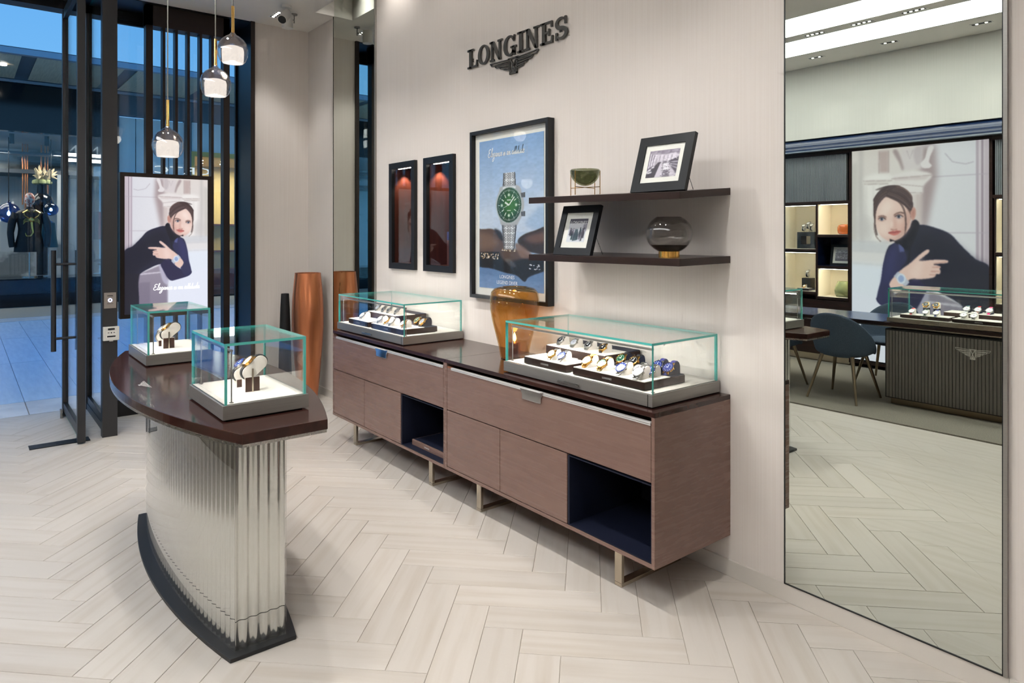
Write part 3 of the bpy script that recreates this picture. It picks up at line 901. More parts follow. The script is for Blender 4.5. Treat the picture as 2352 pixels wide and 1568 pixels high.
    for x, y, k_ in ((571,521,1.0), (684,536,.92)):
        p.ell(*c(x,y-5), .040*k_, .012, (196,152,144), blur=2, al=.6)
        p.poly(q((x-27*k_,y+2),(x-10,y-8),(x+8,y-8),(x+26*k_,y+1),(x+8,y+8),(x-12,y+8)), (232,224,224), blur=1)
        p.ell(*c(x+1,y), .0125, .0085, (82,98,124), blur=1); p.ell(*c(x+1,y), .006, .004, (24,26,34), blur=0)
        p.line(q((x-29*k_,y+2),(x-10,y-10),(x+8,y-10),(x+28*k_,y)), .007, (54,38,38), blur=1)
        p.line(q((x-20,y+9),(x,y+11),(x+20,y+8)), .003, (150,104,98), blur=1, al=.8)
    p.blob(q((604,530),(616,580),(630,604),(612,618),(582,606),(592,580)), (216,174,162), blur=4, al=.8)
    p.blob(q((612,540),(626,590),(622,600),(608,580)), (248,228,220), blur=3, al=.8)
    p.blob(q((598,520),(606,545),(596,590),(588,600),(592,550)), (206,160,150), blur=3, al=.7)
    p.line(q((583,606),(598,613),(624,609)), .007, (160,106,100), blur=1, al=.9)
    p.blob(q((557,622),(585,616),(600,621),(612,619),(641,633),(612,640),(580,634)), (186,98,96), blur=1)
    p.blob(q((566,630),(600,632),(636,634),(610,650),(582,646)), (206,120,114), blur=1)
    p.line(q((558,624),(600,631),(640,633)), .004, (128,58,62), blur=1)
    p.poly(q((590,690),(632,674),(630,692)), (20,20,30), blur=1)
    p.noise(.02, 1, 1, 6)
    return p
PORTRAIT = portrait()

# the watch poster on the sign wall
def watch_poster():
    p = Paint(210, 400, (150,180,214))
    p.poly([(0,0),(1,0),(1,.62),(0,.62)], (134,168,212), col2=(206,216,232), gd=(0,1), blur=0)
    p.blob([(.0,.50),(.3,.47),(.62,.5),(.7,.44),(1.05,.40),(1.05,.66),(0,.66)], (196,210,230), blur=9, al=.8)
    p.blob([(.74,.58),(.85,.50),(.95,.46),(1.1,.47),(1.1,.62)], (150,178,214), blur=5, al=.7)
    p.poly([(0,.84),(1,.84),(1,1),(0,1)], (92,122,166), col2=(116,146,190), gd=(0,1), blur=2)
    p.noise(.05, 9, 3, 4)
    r = [(94,74,66),(58,46,44),(128,102,88),(30,27,30)]
    p.blob([(-.1,.62),(.1,.60),(.25,.605),(.4,.66),(.42,.73),(.3,.77),(.1,.79),(-.1,.80)], r[0], blur=1)
    p.blob([(-.1,.64),(.15,.63),(.33,.69),(.2,.73),(-.1,.74)], r[2], blur=6, al=.8)
    p.blob([(.25,.60),(.36,.62),(.40,.68),(.33,.66)], (40,38,44), blur=2)
    p.blob([(.62,.68),(.7,.64),(.85,.615),(1.1,.59),(1.1,.75),(.85,.75),(.7,.73)], r[1], blur=1)
    p.blob([(.72,.66),(.9,.63),(1.1,.62),(1.1,.67),(.85,.69)], (150,110,96), blur=4, al=.6)
    p.blob([(-.1,.77),(.15,.755),(.4,.75),(.6,.74),(.85,.78),(1.1,.80),(1.1,.84),(.8,.90),(.72,.935),(.6,.90),(.4,.885),(.2,.865),(-.1,.85)], r[3], blur=1)
    p.blob([(.34,.75),(.5,.73),(.7,.74),(.72,.78),(.62,.80),(.42,.81)], (92,72,62), blur=3)
    p.blob([(.58,.70),(.66,.70),(.84,.77),(.7,.79),(.62,.75)], (132,104,92), blur=2, al=.9)
    rng = random.Random(3)
    for i in range(60): p.ell(rng.uniform(.02,.32), rng.uniform(.765,.80), .008, .0035, rng.choice([(214,180,130),(240,230,214),(90,74,60)]), blur=0)
    for i in range(26): p.ell(rng.uniform(.38,.6), rng.uniform(.725,.745), .010, .0035, rng.choice([(230,214,186),(150,120,96)]), blur=0)
    for i in range(30): p.ell(rng.uniform(.78,.96), rng.uniform(.825,.86), .012, .003, rng.choice([(210,214,220),(40,40,46)]), blur=0)
    # bracelet: rows of links
    def strap(y0, y1, xa, xb, wa, wb, rows):
        for k in range(rows):
            t0, t1 = k/rows, (k+.86)/rows
            for tt in ((t0, t1),):
                yA, yB = y0+(y1-y0)*tt[0], y0+(y1-y0)*tt[1]
                xc = xa+(xb-xa)*tt[0]; w = wa+(wb-wa)*tt[0]
                p.poly([(xc-w,yA),(xc+w,yA),(xc+w,yB),(xc-w,yB)], (150,152,156), blur=0)
                for j in range(5):
                    off = .3*(k % 2)
                    u = -1+ (j+.5+off-.15)*2/5
                    if -1 < u < 1:
                        p.poly([(xc+u*w-w*.15,yA),(xc+u*w+w*.15,yA),(xc+u*w+w*.13,yB),(xc+u*w-w*.13,yB)], (232,234,238) if j % 2 else (208,210,214), blur=0)
                p.poly([(xc-w,yA),(xc-w*.74,yA),(xc-w*.74,yB),(xc-w,yB)], (108,108,114), blur=0)
                p.poly([(xc+w*.8,yA),(xc+w,yA),(xc+w,yB),(xc+w*.8,yB)], (90,90,98), blur=0)
                p.poly([(xc-w,yB-.001),(xc+w,yB-.001),(xc+w,yB+.0022),(xc-w,yB+.0022)], (56,56,62), blur=0)
    strap(.232, .325, .49, .49, .093, .105, 12)
    strap(.555, .735, .49, .485, .12, .085, 22)
    # case with lugs and two crowns
    p.blob([(.37,.32),(.62,.32),(.68,.37),(.715,.44),(.69,.51),(.63,.56),(.60,.575),(.38,.575),(.34,.54),(.29,.47),(.28,.42),(.33,.35)], (176,178,184), blur=1)
    p.blob([(.40,.325),(.58,.325),(.56,.345),(.42,.345)], (232,234,238), blur=1)
    for y in (.385, .505):
        p.poly([(.66,y-.014),(.735,y-.018),(.735,y+.016),(.68,y+.016)], (120,122,128), blur=0)
        for j in range(3): p.poly([(.675+.02*j,y-.016),(.684+.02*j,y-.016),(.684+.02*j,y+.016),(.675+.02*j,y+.016)], (46,46,52), blur=0)
    p.ell(.485,.445, .200,.120, (206,208,212), blur=1)
    p.ell(.485,.445, .190,.114, (28,62,44), blur=1)
    p.ell(.50,.43, .14,.085, (44,110,62), blur=5)
    p.ell(.485,.445, .150,.090, (32,78,48), blur=1)
    p.ell(.51,.44, .10,.06, (64,124,58), blur=6, al=.8)
    for k in range(60):
        a = 2*PI*k/60; r0 = .90 if k % 5 else .84
        x0, y0 = .485+.172*math.sin(a)*r0, .445-.103*math.cos(a)*r0
        x1, y1 = .485+.172*math.sin(a), .445-.103*math.cos(a)
        p.line([(x0,y0),(x1,y1)], .008 if k % 5 == 0 else .004, (214,222,214), blur=0, al=.9)
    for k in (0, 3, 6, 9):
        a = PI*k/6; p.ell(.485+.112*math.sin(a), .445-.067*math.cos(a), .018, .010, (222,232,216), blur=1)
    for k in (1,2,4,5,7,8,10,11):
        a = PI*k/6; p.line([(.485+.09*math.sin(a), .445-.055*math.cos(a)),(.485+.13*math.sin(a), .445-.079*math.cos(a))], .010, (228,236,222), blur=0)
    p.line([(.485,.445),(.57,.392)], .014, (240,242,240), blur=0)
    p.line([(.485,.445),(.425,.425)], .022, (240,242,240), blur=0)
    p.line([(.49,.44),(.39,.465)], .005, (220,224,220), blur=0)
    p.poly([(.455,.408),(.515,.408),(.515,.414),(.455,.414)], (206,214,206), blur=0)
    p.poly([(.455,.478),(.515,.478),(.515,.482),(.455,.482)], (206,214,206), blur=0)
    # reflected watch in the water
    p.blob([(.42,.80),(.52,.80),(.6,.845),(.5,.84)], (120,124,130), blur=2, al=.5)
    return p
# ---------------------------------------------------------------- framed watch poster
fp = thing('framed_poster', 'large black-framed poster of a green-dial watch on rocks', 'poster', (-3.63, 0, 1.196))
x0, x1, z0, z1 = -4.066, -3.222, 1.197, 2.377
def frame_geo(x0, x1, z0, z1, b, y0, y1):
    g = G()
    for q in (rect(x0,x1,z0,z0+b), rect(x0,x1,z1-b,z1), rect(x0,x0+b,z0+b,z1-b), rect(x1-b,x1,z0+b,z1-b)): g.prism(q, y0, y1)
    return g
FY = -0.055
part('frame', frame_geo(x0+0.02, x1+0.02, z0, z1, 0.024, FY, -0.002), 'black_frame', fp, w=True)
x0 += 0.02; x1 += 0.02
part('mount_board', G().box(x0+0.024, x1-0.024, -0.02, -0.012, z0+0.024, z1-0.024), 'paper', fp, w=True)
px0, px1, pz0, pz1 = x0+0.075, x1-0.075, z0+0.075, z1-0.075
pr = part('print', print_mesh('print', watch_poster(), px1-px0, pz1-pz0, 'print_paper'), None, fp, loc=(px0+3.63, -0.0225, pz0-1.196))
def ink(name, g, mt, parent): return part(name, g, mt, parent, w=True)
ink('lettering', slogan(px0+0.1, pz0+0.885*(pz1-pz0), 0.40, -0.0235), 'ink_white', fp)
ink('caption', text_geo('LONGINES', 0.034).xf(Matrix.Translation(((px0+px1)/2-0.03, -0.0235, pz0+0.075))), 'ink_white', fp)
ink('caption', text_geo('LEGEND DIVER', 0.034).xf(Matrix.Translation(((px0+px1)/2-0.03, -0.0235, pz0+0.036))), 'ink_white', fp)
part('pane', G().box(x0+0.024, x1-0.024, -0.034, -0.031, z0+0.024, z1-0.024), 'glass_coated', fp, w=True)

# ---------------------------------------------------------------- sideboard: two cabinet units
def sideboard():
    t = thing('sideboard_cabinet', '', 'cabinet', (-2.7625, -0.28, 0))
    hw, f, b, zb, zt = 0.8255, -0.284, 0.279, 0.195, 0.874
    th = 0.018
    body = G()
    body.box(-hw, -hw+th, f, b, zb, zt-0.022).box(hw-th, hw, f, b, zb, zt-0.022)
    body.box(-hw+th, hw-th, f, b, zb, zb+th)
    body.box(-hw+th, hw-th, b-0.01, b, zb+th, zt-0.022)
    body.box(-0.012+0.276-0.27-0.003, 0.276-0.27+0.003, f+0.03, b-0.01, zb+th, 0.56)
    body.box(-hw+th, hw-th, f+0.02, b-0.01, 0.558, 0.566)
    part('body', body, 'wood_x', t, bevel=0.0012)
    part('worktop', G().box(-hw, hw, f, b, zt-0.022, zt), 'wood_top', t, bevel=0.0015)
    # drawer front with lit rail and pull
    dr = part('drawer', G().box(-hw+th+0.003, hw-th-0.003, f+0.001, f+0.02, 0.568, 0.824), 'wood_x', t, bevel=0.001)
    part('rail', G().box(-hw+th+0.05, hw-th-0.003, f-0.003, f+0.014, 0.8245, 0.8315).box(-hw+th+0.05, hw-th-0.003, f-0.003, f-0.0005, 0.8165, 0.8225), 'rail_metal', dr)
    part('vase_reflection', G().box(-hw+th+0.006, -hw+th+0.05, f+0.0015, f+0.014, 0.8245, 0.836), 'copper', dr)  # copper-coloured piece standing in for the vase reflected in the rail
    h0 = -0.09; h1 = 0.105
    part('pull', G().prism([(h0,0.832),(h1,0.832),(h1-0.022,0.80),(h1-0.022,0.772),(h0+0.022,0.772),(h0+0.022,0.80)], f-0.008, f-0.0035), 'chrome', dr, bevel=0.0015)
    part('pull_lip', G().box(h0+0.01,h1-0.01,f-0.022,f-0.0035,0.8315,0.835), 'rail_metal', dr)
    # doors and open compartment
    part('door', G().box(-hw+th+0.003, -0.2725, f+0.001, f+0.02, zb+th+0.004, 0.562), 'wood_x', t, bevel=0.001)
    part('door', G().box(-0.2685, 0.272, f+0.001, f+0.02, zb+th+0.004, 0.562), 'wood_x', t, bevel=0.001)
    n0, n1 = 0.276, hw-th
    part('compartment', G().box(n0, n1, b-0.022, b-0.011, zb+th, 0.556).box(n0, n0+0.012, f+0.004, b-0.022, zb+th, 0.556).box(n1-0.006, n1, f+0.004, b-0.022, zb+th, 0.556)
         .box(n0, n1, f+0.004, b-0.022, zb+th+0.0005, zb+th+0.006).box(n0, n1, f+0.004, b-0.022, 0.552, 0.557), 'navy', t)
    for xx in (-0.558, 0.555):
        g = G().box(xx-0.022, xx+0.022, -0.22, -0.202, 0.018, zb).box(xx-0.022, xx+0.022, 0.202, 0.22, 0.018, zb).box(xx-0.022, xx+0.022, -0.22, 0.22, 0.0, 0.018)
        part('leg', g, 'champagne', t, bevel=0.001)
    return t
sb = sideboard()
sb['label'] = 'brown sideboard cabinet with empty navy compartment, nearer the tall mirror'
sb2 = dup(sb, None, (-4.4145, -0.28, 0))
sb2['label'] = 'brown sideboard cabinet with a watch tray in its navy compartment, nearer the storefront'
t = thing('presentation_tray', 'dark wooden presentation tray lying in the open sideboard compartment', 'tray', (-3.87, -0.36, 0.2195))
part('body', G().box(-0.21,0.21,-0.15,0.2,0,0.036), 'wood_x', t, bevel=0.001)
part('lining', G().box(-0.2,0.2,-0.14,0.19,0.036,0.0375), 'navy', t)
LOGO_G = text_geo('LONGINES', 1.0)
LOGO_ME = mesh_of('lettering', LOGO_G.copy().xf(Matrix.Scale(0.013, 4)), 'ink_white')
part('lettering', LOGO_ME, None, t, loc=(-0.02,-0.151,0.014))

# ---------------------------------------------------------------- glass showcases
def pane_box(g, x0, x1, y0, y1, z0, z1):
    d = (x1-x0, y1-y0, z1-z0); ax = d.index(min(d))
    v = [(x0,y0,z0),(x1,y0,z0),(x1,y1,z0),(x0,y1,z0),(x0,y0,z1),(x1,y0,z1),(x1,y1,z1),(x0,y1,z1)]
    F = [((0,3,2,1),2),((4,5,6,7),2),((0,1,5,4),1),((1,2,6,5),0),((2,3,7,6),1),((3,0,4,7),0)]
    for q, a in F: g.add([v[i] for i in q], [(0,1,2,3)], 0 if a == ax else 1)
    return g
def showcase(name, label, loc, w, d, zb, zg, base, lock=True, pull=True, gt=0.0105, led=True, power=6.0, group=None, posts='front'):
    """origin at the centre of the footprint; zb base height, zg height of the glass top"""
    t = thing(name, label, 'showcase', loc, group=group)
    hw, hd = w/2, d/2
    part('base', G().box(-hw, hw, -hd, hd, 0.006, zb), base, t, bevel=0.001)
    part('foot', G().box(-hw+0.02, hw-0.02, -hd+0.02, hd-0.02, 0.0, 0.006), 'black', t)
    part('deck', G().box(-hw+0.012, hw-0.012, -hd+0.012, hd-0.012, zb, zb+0.002), 'white_pad', t)
    i = 0.008
    a, b = hw-i, hd-i
    M_ = ['glass', 'edge_teal']
    part('pane', pane_box(G(), -a, a, -b, -b+gt, zb, zg-gt), M_, t)
    part('pane', pane_box(G(), -a, a, b-gt, b, zb, zg-gt), M_, t)
    part('pane', pane_box(G(), -a, -a+gt, -b+gt, b-gt, zb, zg-gt), M_, t)
    part('pane', pane_box(G(), a-gt, a, -b+gt, b-gt, zb, zg-gt), M_, t)
    part('pane', pane_box(G(), -a, a, -b, b, zg-gt, zg), M_, t)
    if pull:
        part('pull', G().box(-0.075,0.075,-hd-0.012,-hd-0.008,zb*0.35,zb*0.55).box(-0.075,-0.06,-hd-0.008,-hd,zb*0.35,zb*0.5).box(0.06,0.075,-hd-0.008,-hd,zb*0.35,zb*0.5), 'steel', t)
        part('seam', G().box(hw-0.028,hw-0.024,-hd-0.0006,-hd+0.002,0.006,zb), 'black', t)
    if led:
        yb = -b+gt+0.022; zl = zg-gt-0.022
        lb = part('led_bar', G().cyl((-a+gt+0.01, yb, zl), (a-gt-0.01, yb, zl), 0.0055, 0.0055, 10), 'steel_dark', t, smooth=True)
        part('emitter', G().box(-a+gt+0.02, a-gt-0.02, yb+0.001, yb+0.004, zl-0.0062, zl-0.0052), 'led_soft', lb)
        for xx in (-a+gt+0.012, a-gt-0.012):
            part('post', G().cyl((xx, yb, zb+0.002), (xx, yb, zl), 0.0028, 0.0028, 8).cyl((xx, yb, zb+0.002), (xx, yb, zb+0.005), 0.008, 0.008, 12), 'steel_dark', t, smooth=True)
        lamp('case_light', 'AREA', power, (0, yb+0.004, zl-0.009), (1.0,0.965,0.92), (0.8,0,0), t, shape='RECTANGLE', size=2*a-0.06, size_y=0.006)
    return t
def tray(label, loc, w, d, h, pad, logo=True, back=None, group='watch trays', rz=0.0, front='wood_dark'):
    t = thing('watch_tray', label, 'tray', loc, rz, group)
    part('body', G().box(-w/2, w/2, -d/2, d/2, 0.004, h-0.004).box(-w/2+0.01, w/2-0.01, -d/2+0.01, d/2-0.01, 0, 0.004), front, t, bevel=0.0008)
    part('pad', G().box(-w/2+0.004, w/2-0.002, -d/2, -d/2+pad, h-0.004, h), 'white_pad', t, bevel=0.0008)
    if back: part('back_pad', G().box(-w/2+0.004, w/2-0.004, -d/2+pad+0.003, d/2, h-0.004, h-0.0005), back, t)
    if logo: part('lettering', LOGO_ME, None, t, loc=(0, -d/2-0.0006, h*0.38))
    return t

# ---------------------------------------------------------------- wristwatches
WM = {}
def wmesh(key, build, mt, smooth=False):
    k = (key, mt)
    if k not in WM: WM[k] = mesh_of(key, build(), mt, smooth)
    return WM[k]
CUSH = [(-.040,0.0),(-.034,.004),(.012,.046),(.022,.053),(.034,.053),(.043,.046),(.047,.034),(.047,0.0)]
def g_cushion():
    g = G(); g.prism(CUSH, -.0145, .0145, 'x'); return g
OV = [(.0275*math.cos(a)+ (.028 if math.cos(a) > 0 else -.028), .0275*math.sin(a)) for a in [2*PI*(i+.5)/20 for i in range(20)]]
def g_oval():
    return G().prism(OV, -.017, .017, 'x').xf(Matrix.Rotation(math.radians(40), 4, 'X'))
SL = Vector((0, .046, .042)).normalized()       # up the slope
SN = Vector((0, -SL.z, SL.y))                   # out of the slope
SC = Vector((0, -.012, .0252))
def slope_frame(off=0.0):
    M_ = Matrix((( 1, SL.x, SN.x, 0), (0, SL.y, SN.y, 0), (0, SL.z, SN.z, 0), (0,0,0,1)))
    return Matrix.Translation(SC + SN*off) @ M_
def g_strap(link):
    path = [(-.0425,.002),(-.036,.0075),(-.012,.0292),(.011,.0485),(.022,.056),(.034,.0562),(.0455,.0485),(.0500,.034),(.0500,.012)]
    g = G()
    if not link:
        for q in ribbon(path, .0028): g.prism(q, -.0100, .0100, 'x')
    else:
        P = []
        for a, b in zip(path[:-1], path[1:]):
            for t in (0, .33, .66): P.append((a[0]+(b[0]-a[0])*t, a[1]+(b[1]-a[1])*t))
        P.append(path[-1])
        for i in range(len(P)-1):
            a, b = P[i], P[i+1]
            a2 = (a[0]+(b[0]-a[0])*.08, a[1]+(b[1]-a[1])*.08); b2 = (a[0]+(b[0]-a[0])*.9, a[1]+(b[1]-a[1])*.9)
            for q in ribbon([a2, b2], .0034): g.prism(q, -.0102, -.0042, 'x').prism(q, -.0036, .0036, 'x').prism(q, .0042, .0102, 'x')
    return g
def g_strap_oval(link):
    M_ = Matrix.Rotation(math.radians(40), 4, 'X')
    ring = [(1.06*x if abs(x) > .03 else x, 1.075*y) for x, y in OV]
    ring.append(ring[0])
    g = G()
    for q in ribbon(ring, .0026): g.prism(q, -.0105, .0105, 'x')
    return g.xf(M_)
def g_case():
    g = G().cyl((0,0,.001), (0,0,.0085), .0195, .0200, 26).cyl((.0195,0,.005), (.0245,0,.005), .0028, .0028, 10)
    for sx_ in (-1, 1):
        for sy_ in (-1, 1): g.box(sx_*.0085-.003, sx_*.0085+.003, sy_*.012-.002 if sy_ > 0 else -.0245, .0245 if sy_ > 0 else -.012, .0005, .0055)
    return g
def g_bezel():
    return G().lathe([(.0168,.0085),(.0172,.0108),(.0195,.0100),(.0202,.0085)], 28)
def g_dial(): return G().cyl((0,0,.0084), (0,0,.0090), .0169, .0169, 26)
def g_hands():
    g = G().box(-.0006,.0006,-.002,.0105,.0091,.0095).box(-.0075,.002,-.0008,.0008,.0091,.0094)
    for k in range(12):
        a = PI*k/6; c_, s_ = math.cos(a), math.sin(a)
        g.add([(c_*r-s_*w, s_*r+c_*w, .00915) for r, w in ((.0125,-.0006),(.0153,-.0006),(.0153,.0006),(.0125,.0006))], [(0,1,2,3)])
    return g
def watch(label, loc, k, strap, case, dial, cush='cushion', rz=0.0, group='wristwatches on display', oval=False, link=None):
    t = thing('wristwatch', label, 'watch', loc, rz, group)
    t.scale = (k, k, k)
    link = strap in ('steel','gold') if link is None else link
    hand = 'ink_white' if dial not in ('dial_white','dial_silver') else 'ink_black'
    if oval:
        part('cushion', wmesh('cushion_oval', g_oval, cush), None, t)
        part('strap', wmesh('strap_oval', lambda: g_strap_oval(link), strap), None, t)
        Mx = Matrix.Rotation(math.radians(40), 4, 'X') @ Matrix.Translation((0, 0, .0290)) @ Matrix.Scale(1.2, 4)
        tagk = '_oval'
    else:
        part('cushion', wmesh('cushion', g_cushion, cush), None, t)
        part('strap', wmesh('strap%d' % link, lambda: g_strap(link), strap), None, t)
        Mx = slope_frame(.0015) @ Matrix.Scale(1.3, 4); tagk = ''
    part('case', wmesh('case'+tagk, lambda: g_case().xf(Mx), case, True), None, t)
    part('bezel', wmesh('bezel'+tagk, lambda: g_bezel().xf(Mx), case if dial != 'dial_blue' else 'dial_blue', True), None, t)
    part('dial', wmesh('dial'+tagk, lambda: g_dial().xf(Mx), dial), None, t)
    part('hands', wmesh('hands'+tagk, lambda: g_hands().xf(Mx), hand), None, t)
    return t
STN = {'steel':'steel bracelet','gold':'gold bracelet','strap_black':'black strap','strap_tan':'tan strap','strap_olive':'olive strap','strap_blue':'blue strap',
       'strap_red':'red strap','strap_pink':'pink strap','strap_teal':'teal strap','strap_white':'white strap'}
DLN = {'dial_black':'black dial','dial_white':'white dial','dial_blue':'blue dial','dial_green':'green dial','dial_silver':'silver dial'}
def row(where, pts, z, k, specs, group):
    for i, ((x_, y_), (st, ca, di, cu)) in enumerate(zip(pts, specs)):
        n = f'{ORD[i]} from left ' if len(pts) > 1 else ''
        watch(f'{STN[st]} watch, {DLN[di]}, {n}{where}', (x_, y_, z), k, st, ca, di, cu, group=group)
CW, CN = 'cushion', 'cushion_navy'
def wall_case(xc, which, near):
    zt = 0.874
    c = showcase('glass_showcase', f'long glass showcase of watches on the sideboard, {which}', (xc, -0.263, zt), 1.07, 0.505, 0.06, 0.288, 'steel_dark', power=5.0, group='glass showcases on the sideboard')
    zd = zt + 0.062
    dx = xc + 2.525
    T1 = tray(f'small dark tray, front storefront-side corner of the showcase {which}', (-2.75+dx, -0.405, zd), 0.335, 0.155, 0.042, 0.155)
    T2 = tray(f'wide dark tray with navy back half, front mirror-side of the showcase {which}', (-2.295+dx, -0.338, zd), 0.47, 0.292, 0.042, 0.185, back='cushion_navy')
    T3 = tray(f'raised dark tray at the back of the showcase {which}', (-2.71+dx, -0.165, zd), 0.46, 0.275, 0.085, 0.175, back='cushion_navy', front='wood_dark')
    z1, z3 = zd+0.042, zd+0.085
    g_ = f'watches in the showcase {which}'
    if near:
        row(f'on raised tray, showcase {which}', [(-2.875+dx,-.235),(-2.765+dx,-.235),(-2.655+dx,-.235),(-2.545+dx,-.235)], z3, .88,
            [('steel','steel','dial_black',CW),('steel','steel','dial_silver',CW),('steel','steel','dial_black',CW),('strap_black','gold','dial_black',CW)], g_)
        row(f'on small tray, showcase {which}', [(-2.745+dx,-.42),(-2.665+dx,-.42)], z1, .95, [('steel','gold','dial_white',CW),('steel','steel','dial_blue',CW)], g_)
        row(f'wide tray front, showcase {which}', [(-2.47+dx,-.425),(-2.365+dx,-.425),(-2.235+dx,-.43),(-2.12+dx,-.44)], z1, 1.08,
            [('strap_tan','gold','dial_white',CW),('strap_olive','gold','dial_green',CW),('steel','steel','dial_blue',CW),('steel','steel','dial_white',CW)], g_)
        row(f'wide tray middle, showcase {which}', [(-2.185+dx,-.37),(-2.115+dx,-.365)], z1, .95, [('steel','steel','dial_white',CW),('steel','steel','dial_blue',CW)], g_)
        row(f'navy cushions, showcase {which}', [(-2.40+dx,-.25),(-2.315+dx,-.25),(-2.165+dx,-.25),(-2.095+dx,-.255)], z1, 1.08,
            [('strap_black','gold','dial_green',CN),('strap_black','gold','dial_black',CN),('strap_blue','steel','dial_blue',CN),('strap_blue','gold','dial_blue',CN)], g_)
    else:
        row(f'on raised tray, showcase {which}', [(-2.87+dx,-.235),(-2.765+dx,-.235),(-2.675+dx,-.235),(-2.555+dx,-.235)], z3, .9,
            [('steel','steel','dial_silver',CW),('steel','steel','dial_black',CW),('steel','steel','dial_black',CW),('strap_black','steel','dial_black',CW)], g_)
        row(f'on small tray, showcase {which}', [(-2.78+dx,-.415)], z1, 1.0, [('steel','steel','dial_silver',CW)], g_)
        row(f'wide tray front, showcase {which}', [(-2.47+dx,-.425),(-2.375+dx,-.42),(-2.28+dx,-.43),(-2.13+dx,-.42)], z1, 1.0,
            [('strap_black','steel','dial_white',CW),('strap_black','gold','dial_white',CW),('strap_black','steel','dial_silver',CW),('steel','gold','dial_white',CW)], g_)
        row(f'navy cushions, showcase {which}', [(-2.20+dx,-.26),(-2.11+dx,-.27)], z1, 1.1,
            [('strap_black','gold','dial_green',CN),('strap_black','gold','dial_silver',CN)], g_)
wall_case(-2.525, 'near mirror', True)
wall_case(-4.727, 'near storefront', False)

# ---------------------------------------------------------------- wall shelves (the upper one tips forward a little)
def shelf(label, zb0, zf0, zb1, zf1):
    xl, xr, yf = -2.987, -1.937, -0.392; th = 0.034
    t = solo('wall_shelf', G().hexa([(xl,yf,zf0-th),(xr,yf,zf1-th),(xr,-0.001,zb1-th),(xl,-0.001,zb0-th),(xl,yf,zf0),(xr,yf,zf1),(xr,-0.001,zb1),(xl,-0.001,zb0)]).xf(Matrix.Translation((2.46,0,-zb0))),
         'wood_dark', label, 'shelf', (-2.46, 0, zb0), bevel=0.001)
    return t
shelf('upper dark wooden wall shelf carrying a bowl and a framed photograph', 1.879, 1.855, 1.873, 1.841)
shelf('lower dark wooden wall shelf carrying a framed photograph and a globe vase', 1.543, 1.534, 1.543, 1.538)

def photo_frame(name, label, loc, w, h, tilt, b, mountb, paint, tiltz=0.0, stand=True):
    """leaning frame: local x across, local z up the frame, hinged at the bottom front edge"""
    t = thing(name, label, 'picture frame', loc, tiltz)
    Mr = Matrix.Rotation(-tilt, 4, 'X')
    part('frame', frame_geo(-w/2, w/2, 0, h, b, 0, 0.022).xf(Mr), 'black_frame', t)
    part('mount', G().box(-w/2+b, w/2-b, 0.008, 0.012, b, h-b).xf(Mr), 'paper', t)
    pw, ph = w-2*b-2*mountb, h-2*b-2*mountb
    me = print_mesh('print', paint, pw, ph, 'print_paper')
    me.transform(Mr @ Matrix.Translation((-pw/2, 0.0072, b+mountb)))
    part('print', me, None, t)
    part('pane', G().box(-w/2+b, w/2-b, 0.004, 0.0055, b, h-b).xf(Mr), 'glass_coated', t)
    part('backing', G().box(-w/2+b*.5, w/2-b*.5, 0.014, 0.02, b*.5, h-b*.5).xf(Mr), 'black', t)
    if stand:
        tp = Mr @ Vector((w*0.3, 0.022, h*0.62))
        part('strut', G().cyl(tuple(tp), (w*0.3, tp.y+0.085, 0.002), 0.0016, 0.0016, 8), 'steel', t)
    return t
def workshop_photo():
    p = Paint(90, 84, (196,188,200))
    p.poly([(0,0),(1,0),(1,.2),(0,.14)], (150,140,156)); p.noise(.2, 6, 2, 5)
    p.poly([(0,.1),(.22,.2),(.2,.6),(0,.75)], (96,86,104))
    for k in range(3): p.poly([(.03+.08*k,.1+.05*k),(.08+.08*k,.12+.05*k),(.08+.07*k,.62-.05*k),(.03+.07*k,.68-.05*k)], (228,222,232))
    p.poly([(.3,.2),(.9,.14),(.9,.42),(.3,.42)], (214,206,218)); p.noise(.15, 5, 4, 8)
    for k in range(4): p.poly([(.36+.13*k,.2),(.39+.13*k,.2),(.39+.13*k,.4),(.36+.13*k,.4)], (150,142,156))
    p.poly([(.7,.42),(1,.3),(1,.9),(.72,.55)], (84,76,90)); 
    for k in range(3): p.poly([(.74,.46+.05*k),(1,.45+.12*k),(1,.5+.12*k),(.74,.49+.05*k)], (196,190,204), al=.8)
    p.poly([(.0,1),(.0,.85),(.36,.44),(.44,.44),(.3,1)], (70,64,76)); p.poly([(.32,1),(.42,.5),(.46,.5),(.5,1)], (206,198,210))
    p.poly([(.5,.42),(.62,.42),(.8,1),(.56,1)], (120,112,126)); p.poly([(.52,.5),(.66,.5),(.74,.74),(.55,.76)], (230,226,234))
    rng = random.Random(5)
    for i in range(40): p.ell(rng.uniform(.5,.8), rng.uniform(.4,.98), .02, .012, rng.choice([(60,54,66),(210,204,216),(150,142,156)]), blur=0)
    for x_, y_ in ((.1,.72),(.2,.62),(.07,.82),(.14,.80)): p.ell(x_, y_, .05, .03, (226,222,230))
    return p
